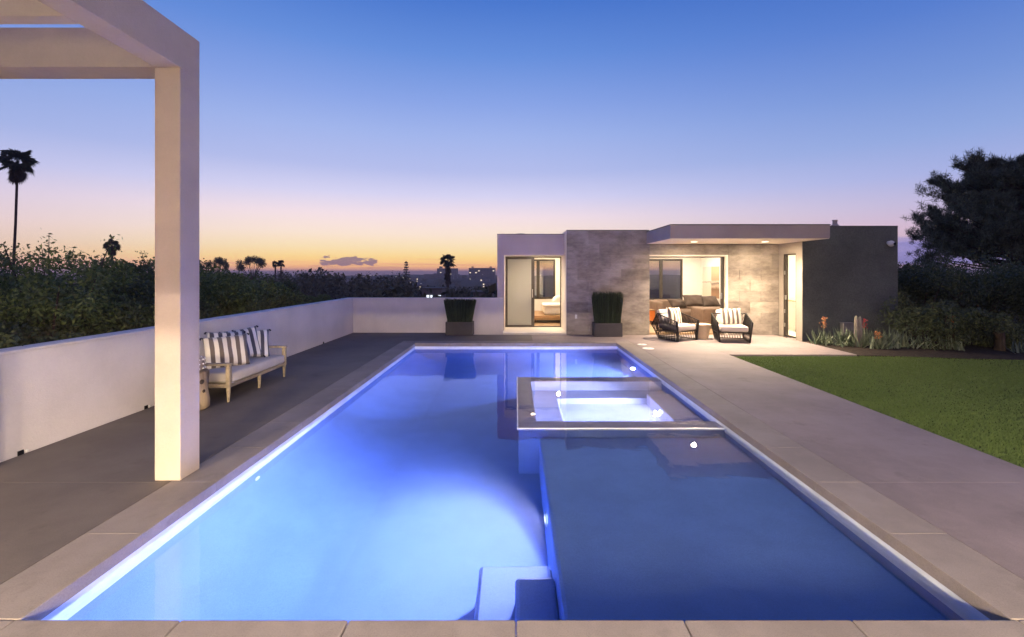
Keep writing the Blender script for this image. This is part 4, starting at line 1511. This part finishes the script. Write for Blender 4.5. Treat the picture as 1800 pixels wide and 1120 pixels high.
def needles(tips, per, ln, wd, rg, spread=.16):
    Pt = np.array([t[0] for t in tips])
    Dt = np.array([t[1] for t in tips])
    Pn = np.repeat(Pt, per, 0) + rg.normal(0, spread, (len(Pt) * per, 3))
    d = np.repeat(Dt, per, 0) * .5 + rg.normal(0, .75, (len(Pn), 3)) + np.array([0, 0, .45])
    d /= np.linalg.norm(d, axis=1)[:, None]
    e = rg.normal(size=d.shape)
    e -= (e * d).sum(1)[:, None] * d
    e /= np.linalg.norm(e, axis=1)[:, None]
    L = ln * rg.uniform(.6, 1.2, len(Pn))[:, None]
    V = np.stack([Pn - e * wd, Pn + e * wd, Pn + d * L], 1).reshape(-1, 3)
    return V, np.arange(len(V)).reshape(-1, 3)


rg = np.random.default_rng(42)
pn = empty('pine_tree', (28.6, 25, ground_z(28.6, 25) - .1), 0, 'large dark spreading pine tree against the sky at the right edge', 'tree')
b = MB()
tips = []
H = 10.2
tr = [(0, 0, 0), (.1, 0, 2.4), (-.15, .1, 4.6), (-.3, 0, 6.4), (-.25, .1, 7.8)]
b.tube(tr, [.42, .34, .27, .18, .10], 9)
for z, L, cnt in ((1.9, 5.0, 5), (2.6, 5.6, 6), (3.3, 6.0, 6), (4.1, 6.0, 6), (4.8, 5.6, 7), (5.6, 5.2, 6), (6.3, 4.4, 6), (6.9, 3.6, 5), (7.4, 2.8, 5), (7.75, 2.0, 4)):
    a0 = rg.uniform(0, 6)
    for k in range(cnt):
        a = a0 + 2 * pi * k / cnt + rg.normal(0, .18)
        i = max(0, min(3, sum(1 for q in tr if q[2] < z) - 1))
        f_ = (z - tr[i][2]) / (tr[i + 1][2] - tr[i][2])
        p = Vector(tr[i]).lerp(Vector(tr[i + 1]), f_)
        limb(b, p, (cos(a), sin(a), rg.uniform(.0, .50)), L * .62 * rg.uniform(.75, 1.05), .10 + .012 * L, 2, rg, tips)
puffs = []
for k in range(95):
    a = rg.uniform(0, 2 * pi)
    e = math.asin(rg.uniform(-.35, .98))
    rr_ = rg.uniform(.72, 1.0)
    c = Vector((-.2 + 5.0 * rr_ * cos(a) * cos(e), 5.0 * rr_ * sin(a) * cos(e), 4.3 + 4.0 * rr_ * sin(e)))
    q = Vector((-.15, 0, max(1.6, c.z * .72)))
    b.tube([q, q.lerp(c, .55) + Vector((0, 0, -.15)), c], [.07, .045, .015], 5, cap=False)
    m_ = int(rg.uniform(16, 30))
    for _ in range(m_):
        o_ = Vector((rg.normal(0, .42), rg.normal(0, .42), rg.normal(0, .20)))
        puffs.append((tuple(c + o_), tuple((o_ + Vector((0, 0, .5))).normalized())))
b.build('trunk', 'bark', pn, smooth=True)
random.shuffle(tips)
tips = [t for t in tips if rg.random() < .30] + puffs
V, F = needles(tips, 36, .26, .014, rg, .075)
npmesh('crown', V, F, 'pine', pn)


def px_at(px, d):
    return (px - 907) / 800 * d


def z_at(py, d):
    return 1.7 - (py - 479.5) / 800 * d


def palm(px, d, py_crown, r_px, label, group, seed, skirt=0.0, lean=0.0, trunk_r=.2, nf=46):
    rg = np.random.default_rng(seed)
    x = px_at(px, d)
    zc = z_at(py_crown, d)
    r = r_px / 800 * d
    gz = ground_z(x, d)
    h = zc - gz
    t = empty('palm_tree', (x, d, gz), 0, label, 'palm tree', group)
    MB().tube([(-lean, 0, 0), (-lean * .7, 0, h * .35), (-lean * .25, 0, h * .7), (0, 0, h)], [trunk_r * 1.3, trunk_r, trunk_r * .85, trunk_r * .8], 8).build('trunk', 'bark', t, smooth=True)
    V, F = [], []

    def fan(p, d_, size, droop):
        d_ = d_ / np.linalg.norm(d_)
        s_ = np.cross(d_, [0, 0, 1.0])
        ns = np.linalg.norm(s_)
        s_ = s_ / ns if ns > .05 else np.array([1.0, 0, 0])
        ro = rg.uniform(-1.1, 1.1)
        s_ = s_ * cos(ro) + np.cross(d_, s_) * sin(ro)
        nrm_ = np.cross(d_, s_)
        q = p + d_ * size * rg.uniform(.22, .52)
        k = len(V)
        V.extend([p - s_ * .012 * r, p + s_ * .012 * r, q])
        F.append((k, k + 1, k + 2))
        for a in np.linspace(-1.25, 1.25, 11):
            dir_ = d_ * cos(a) + s_ * sin(a)
            L = size * .52 * (1 - .22 * abs(a)) * rg.uniform(.85, 1.1)
            mid = q + dir_ * L * .55
            tip = q + dir_ * L - np.array([0, 0, droop * L])
            w_ = np.cross(dir_, nrm_)
            w_ = w_ / (np.linalg.norm(w_) + 1e-6) * size * .034
            k = len(V)
            V.extend([q, mid - w_, tip, mid + w_])
            F.append((k, k + 1, k + 2))
            F.append((k, k + 2, k + 3))

    for i in range(nf):
        a = rg.uniform(0, 2 * pi)
        e = rg.uniform(-.85, 1.35)
        fan(np.array([0, 0, h]), np.array([cos(a) * cos(e), sin(a) * cos(e), sin(e)]), r * rg.uniform(.8, 1.0), rg.uniform(.15, .4))
    npmesh('crown', np.array(V), F, 'palmleaf', t)
    if skirt:
        V, F = [], []
        for i in range(70):
            a = rg.uniform(0, 2 * pi)
            z = h - rg.uniform(0, skirt)
            e = rg.uniform(-1.45, -1.0)
            fan(np.array([0, 0, z]), np.array([cos(a) * cos(e), sin(a) * cos(e), sin(e)]), r * .75, .2)
        npmesh('skirt', np.array(V), F, 'dryleaf', t)
    return t


palm(31, 60, 284, 35, 'tall slender fan palm against the sky at the far left', None, 1, skirt=1.3, lean=1.1, trunk_r=.17, nf=44)
palm(197, 75, 432, 17, 'small fan palm rising just over the shrubs left of the pergola post', None, 2, skirt=.8, trunk_r=.22)
palm(484, 150, 465, 9, 'left one of the pair of small distant palms', 'pair of distant palms', 3, trunk_r=.3)
palm(494, 150, 463, 9, 'right one of the pair of small distant palms', 'pair of distant palms', 4, trunk_r=.3)
palm(787, 130, 459, 18, 'stout fan palm with a thick dead leaf skirt above the far wall', None, 5, skirt=5.2, trunk_r=.45, nf=56)
palm(563, 320, 473, 6, 'tiny far palm on the dark town ridge', None, 6, trunk_r=.4)


def umbrella(px, d, py_top, py_bot, w_px, label, seed, group=None, dens=1.0, name='umbrella_tree'):
    rg = np.random.default_rng(seed)
    x = px_at(px, d)
    gz = ground_z(x, d)
    s = d / 800
    t = empty(name, (x, d, gz), 0, label, 'tree', group)
    zt, zb = z_at(py_top, d) - gz, z_at(py_bot, d) - gz
    wv = w_px * s
    b = MB()
    k = 16
    C = np.stack([rg.uniform(-1, 1, k) * wv, rg.uniform(-.7, .7, k) * wv, np.zeros(k)], 1)
    C[:, 2] = zt - (zt - zb) * (.25 + .6 * (C[:, 0] / wv) ** 2 * rg.uniform(.4, 1.2, k))
    b.tube([(0, 0, 0), (0, 0, zb * .9)], [.35, .22], 7)
    for c in C:
        b.tube([(0, 0, zb * .8), (c[0] * .5, c[1] * .5, (zb * .8 + c[2]) / 2 + .2), tuple(c)], [.14, .09, .04], 5, cap=False)
    b.build('trunk', 'bark', t)
    Rr = np.stack([rg.uniform(.22, .36, k) * wv] * 2 + [(zt - zb) * rg.uniform(.16, .26, k)], 1)
    V, F = leaf_quads(clump_points(C, Rr, int(3400 * dens), rg, .1), .19 * d / 150, .5, rg)
    npmesh('crown', V, F, 'hedge2', t)


umbrella(383, 150, 449, 482, 15, 'flat topped tree against the sunset right of the pergola post', 21)
umbrella(444, 150, 448, 480, 24, 'broad umbrella shaped tree against the sunset', 22, dens=1.3)
umbrella(342, 120, 456, 490, 12, 'dark tree crown close to the pergola post', 23)
umbrella(1628, 80, 459, 478, 22, 'small umbrella shaped tree above the right hand hedge', 24, dens=1.2)
umbrella(1597, 85, 462, 480, 9, 'sparse small tree just right of the grey wall', 25, dens=.5)
# conifer
rg = np.random.default_rng(61)
d = 300
x = px_at(714, d)
gz = ground_z(x, d)
cf = empty('conifer', (x, d, gz), 0, 'narrow conifer with a bare top rising over the town left of the stout palm', 'tree')
h = z_at(457, d) - gz
MB().tube([(0, 0, 0), (0, 0, h)], [.4, .08], 6).build('trunk', 'bark', cf)
zz = h * (1 - rg.uniform(.02, 1, 900) ** 1.3)
tier = np.floor(zz / 1.6) * 1.6
rr = (h - tier) * .21 + .5
a = rg.uniform(0, 2 * pi, 900)
u = rg.uniform(.1, 1, 900)
P = np.stack([rr * u * np.cos(a), rr * u * np.sin(a), tier + rg.normal(0, .25, 900)], 1)
V, F = leaf_quads(P, .55, .5, rg)
npmesh('crown', V, F, 'woodleaf', cf)

# far wood: many small crowns that read as one mass
rg = np.random.default_rng(77)
Cs, Rs = [], []
for i in range(1500):
    if rg.random() < .78:
        px = rg.uniform(-60, 930)
    else:
        px = rg.uniform(1560, 1900)
    d = 45 * (1500 / 45) ** rg.uniform(0, 1) if px < 930 else rg.uniform(70, 700)
    x = px_at(px, d)
    r = rg.uniform(2.0, 4.2) * (1 + d / 1600)
    hh = rg.uniform(4.5, 9.0)
    if px < 560 and d < 260:
        hh *= 1.15
    gz = ground_z(x, d)
    cap_ = z_at(486 if px > 540 and px < 930 else 479, d)
    top = min(gz + hh, cap_ + rg.uniform(-1.5, 1.0) + d * .002)
    if 55 < d < 140 and px > 600 and px < 900:
        top = min(top, z_at(506, d))
    if top < gz + 1.5:
        continue
    Cs.append((x, d, (gz + top) / 2))
    Rs.append((r, r, (top - gz) / 2))
for i in range(260):
    px = rg.uniform(420, 905)
    d = rg.uniform(95, 330)
    x = px_at(px, d)
    r = rg.uniform(2.2, 4.6)
    gz = ground_z(x, d)
    lo = 483 if px < 600 else (487 if px < 720 else 500)
    top = z_at(rg.uniform(lo - 12, lo + 10), d)
    if 720 < px < 880:
        top = min(top, z_at(502, d))
    if top < gz + 2:
        continue
    Cs.append((x, d, (gz + top) / 2))
    Rs.append((r, r, (top - gz) / 2))
Cs, Rs = np.array(Cs), np.array(Rs)
Vs, k = [], 0
for c, r in zip(Cs, Rs):
    m = 240 if c[1] < 330 else 60
    p = clump_points(c[None], r[None], m, rg, .35)
    v, f = leaf_quads(p, max(.32, r[0] * (.15 if c[1] < 330 else .23)), .55, rg)
    Vs.append(v)
Vs = np.concatenate(Vs)
o = npmesh('distant_wood', Vs, np.arange(len(Vs)).reshape(-1, 4), 'woodleaf')
tag(o, 'dark mass of trees covering the town slope to the horizon', None, None, 'stuff')

# ================================================================== TOWN
TW = random.Random(3)


def house(x, d, wd, dp, h, lit, label=None, group=None, name='town_house', cat='house', floors=1, cols=3, roof=True, lit_p=.4, gz=None, litmat='townlit', winw=.55):
    gz = ground_z(x, d) if gz is None else gz
    t = empty(name, (x, d, gz), 0, label, cat, group)
    MB().box(-wd / 2, wd / 2, 0, dp, -3, h).build('wall', 'townwall', t)
    if roof:
        b = MB()
        e = .5
        rz = h + wd * .13
        vs_ = [(-wd / 2 - e, -e, h + .001), (wd / 2 + e, -e, h + .001), (wd / 2 + e, dp + e, h + .001), (-wd / 2 - e, dp + e, h + .001), (-wd * .2, dp / 2, rz), (wd * .2, dp / 2, rz)]
        q = [b.bm.verts.new(p) for p in vs_]
        for f in ((0, 1, 5, 4), (1, 2, 5), (2, 3, 4, 5), (3, 0, 4), (3, 2, 1, 0)):
            b.bm.faces.new([q[i] for i in f])
        b.build('roof', 'townroof', t)
    else:
        MB().box(-wd / 2 - .2, wd / 2 + .2, -.2, dp + .2, h + .001, h + .35).build('roof', 'townroof', t)
    fh = h / floors
    for fl in range(floors):
        for c in range(cols):
            cx = -wd / 2 + wd * (c + .5) / cols
            ww = wd / cols * winw / 2
            on = TW.random() < lit_p
            MB().box(cx - ww, cx + ww, -.06, -.01, fl * fh + fh * .32, fl * fh + fh * .78).build('window', litmat if on else 'townglass', t)
    return t


# two large blocks on the skyline
x0, x1 = px_at(768, 900), px_at(803, 900)
t = house((x0 + x1) / 2, 900, x1 - x0, 20, z_at(472, 900) - ground_z((x0 + x1) / 2, 900), 1, 'broad flat roofed block on the skyline behind the stout palm', name='apartment_block', cat='building', floors=6, cols=8, roof=False, lit_p=.08)
xx = px_at(757, 900) - t.location.x
MB().box(xx - 14, xx + 12.4, 2, 16, -3, z_at(482, 900) - t.location.z).build('lower_wing', 'townwall', t)
MB().box(-16, -10, 5, 10, z_at(471.6, 900) - t.location.z + .4, z_at(468.5, 900) - t.location.z).build('roof_plant', 'townroof', t)
x0, x1 = px_at(824, 800), px_at(870, 800)
t = house((x0 + x1) / 2, 800, x1 - x0, 20, z_at(471.5, 800) - ground_z((x0 + x1) / 2, 800), 1, 'broad flat roofed block on the skyline close to the guest house', name='apartment_block', cat='building', floors=6, cols=9, roof=False, lit_p=.05)
for q in (-17, 15):
    MB().box(q - 2, q + 2, 5, 10, z_at(471, 800) - t.location.z + .4, z_at(468.5, 800) - t.location.z).build('roof_plant', 'townroof', t)
# lit houses just below the wall
d = 95
x0, x1 = px_at(742, d), px_at(776, d)
house((x0 + x1) / 2, d, x1 - x0, 6, z_at(509, d) - ground_z((x0 + x1) / 2, d), 1, 'pale low house with lit windows right above the far wall, left of the stout palm', name='town_house', floors=2, cols=5, roof=False, lit_p=.55, litmat=emis('cool_window', (.85, .93, 1.0), 1.5), winw=.7)
d = 85
x0, x1 = px_at(828, d), px_at(866, d)
house((x0 + x1) / 2, d, x1 - x0, 6, z_at(516, d) - ground_z((x0 + x1) / 2, d), 1, 'low house with a bright white lit front right above the far wall by the planter', name='town_house', floors=2, cols=3, roof=False, lit_p=.9, litmat=emis('cool_window_bright', (.86, .93, 1.0), 2.6), winw=.7)
# houses among the trees
for i in range(46):
    px = TW.uniform(530, 868)
    d = TW.uniform(170, 1050)
    x = px_at(px, d)
    wd = TW.uniform(9, 17)
    gz = ground_z(x, d)
    house(x, d, wd, 10, TW.uniform(4, 7.5), 1, 'small house with lit windows among the dark trees of the far town', 'houses among the trees of the far town', floors=TW.choice((1, 2)), cols=3, lit_p=.22, winw=.34)
# street lamps
base_l = None
for i in range(22):
    px = TW.uniform(545, 872)
    d = TW.uniform(330, 900)
    x = px_at(px, d)
    if base_l is None:
        L = empty('street_lamp', (0, 0, 0), 0, 'tiny bright street lamp among the trees of the far town', 'street lamp', 'street lamps of the far town')
        MB().tube([(0, 0, 0), (0, 0, 8)], [.09, .06], 6).build('pole', 'bronze', L)
        b = MB()
        bmesh.ops.create_icosphere(b.bm, subdivisions=1, radius=.20, matrix=Matrix.Translation((0, -.3, 8.1)))
        b.build('lamp_head', 'streetglow', L)
        base_l = L
    else:
        L = copy_tree(base_l)
    L.location = (x, d, ground_z(x, d) + TW.uniform(-.5, 1.5))
    k = .7 + d / 700
    L.scale = (1, 1, 1)

# ================================================================== HAZE
m, t = newmat('evening_haze')
pv = t.n('ShaderNodeVolumePrincipled')
pv.inputs['Color'].default_value = (.97, .80, .78, 1)
pv.inputs['Density'].default_value = HAZE
pv.inputs['Anisotropy'].default_value = .35
t.t.links.new(pv.outputs[0], t.n('ShaderNodeOutputMaterial').inputs['Volume'])
o = MB().box(-4100, 4100, -300, 7100, -84, 21).build('haze', m)
tag(o, 'thin evening haze over the town and the sea', None, None, 'stuff')
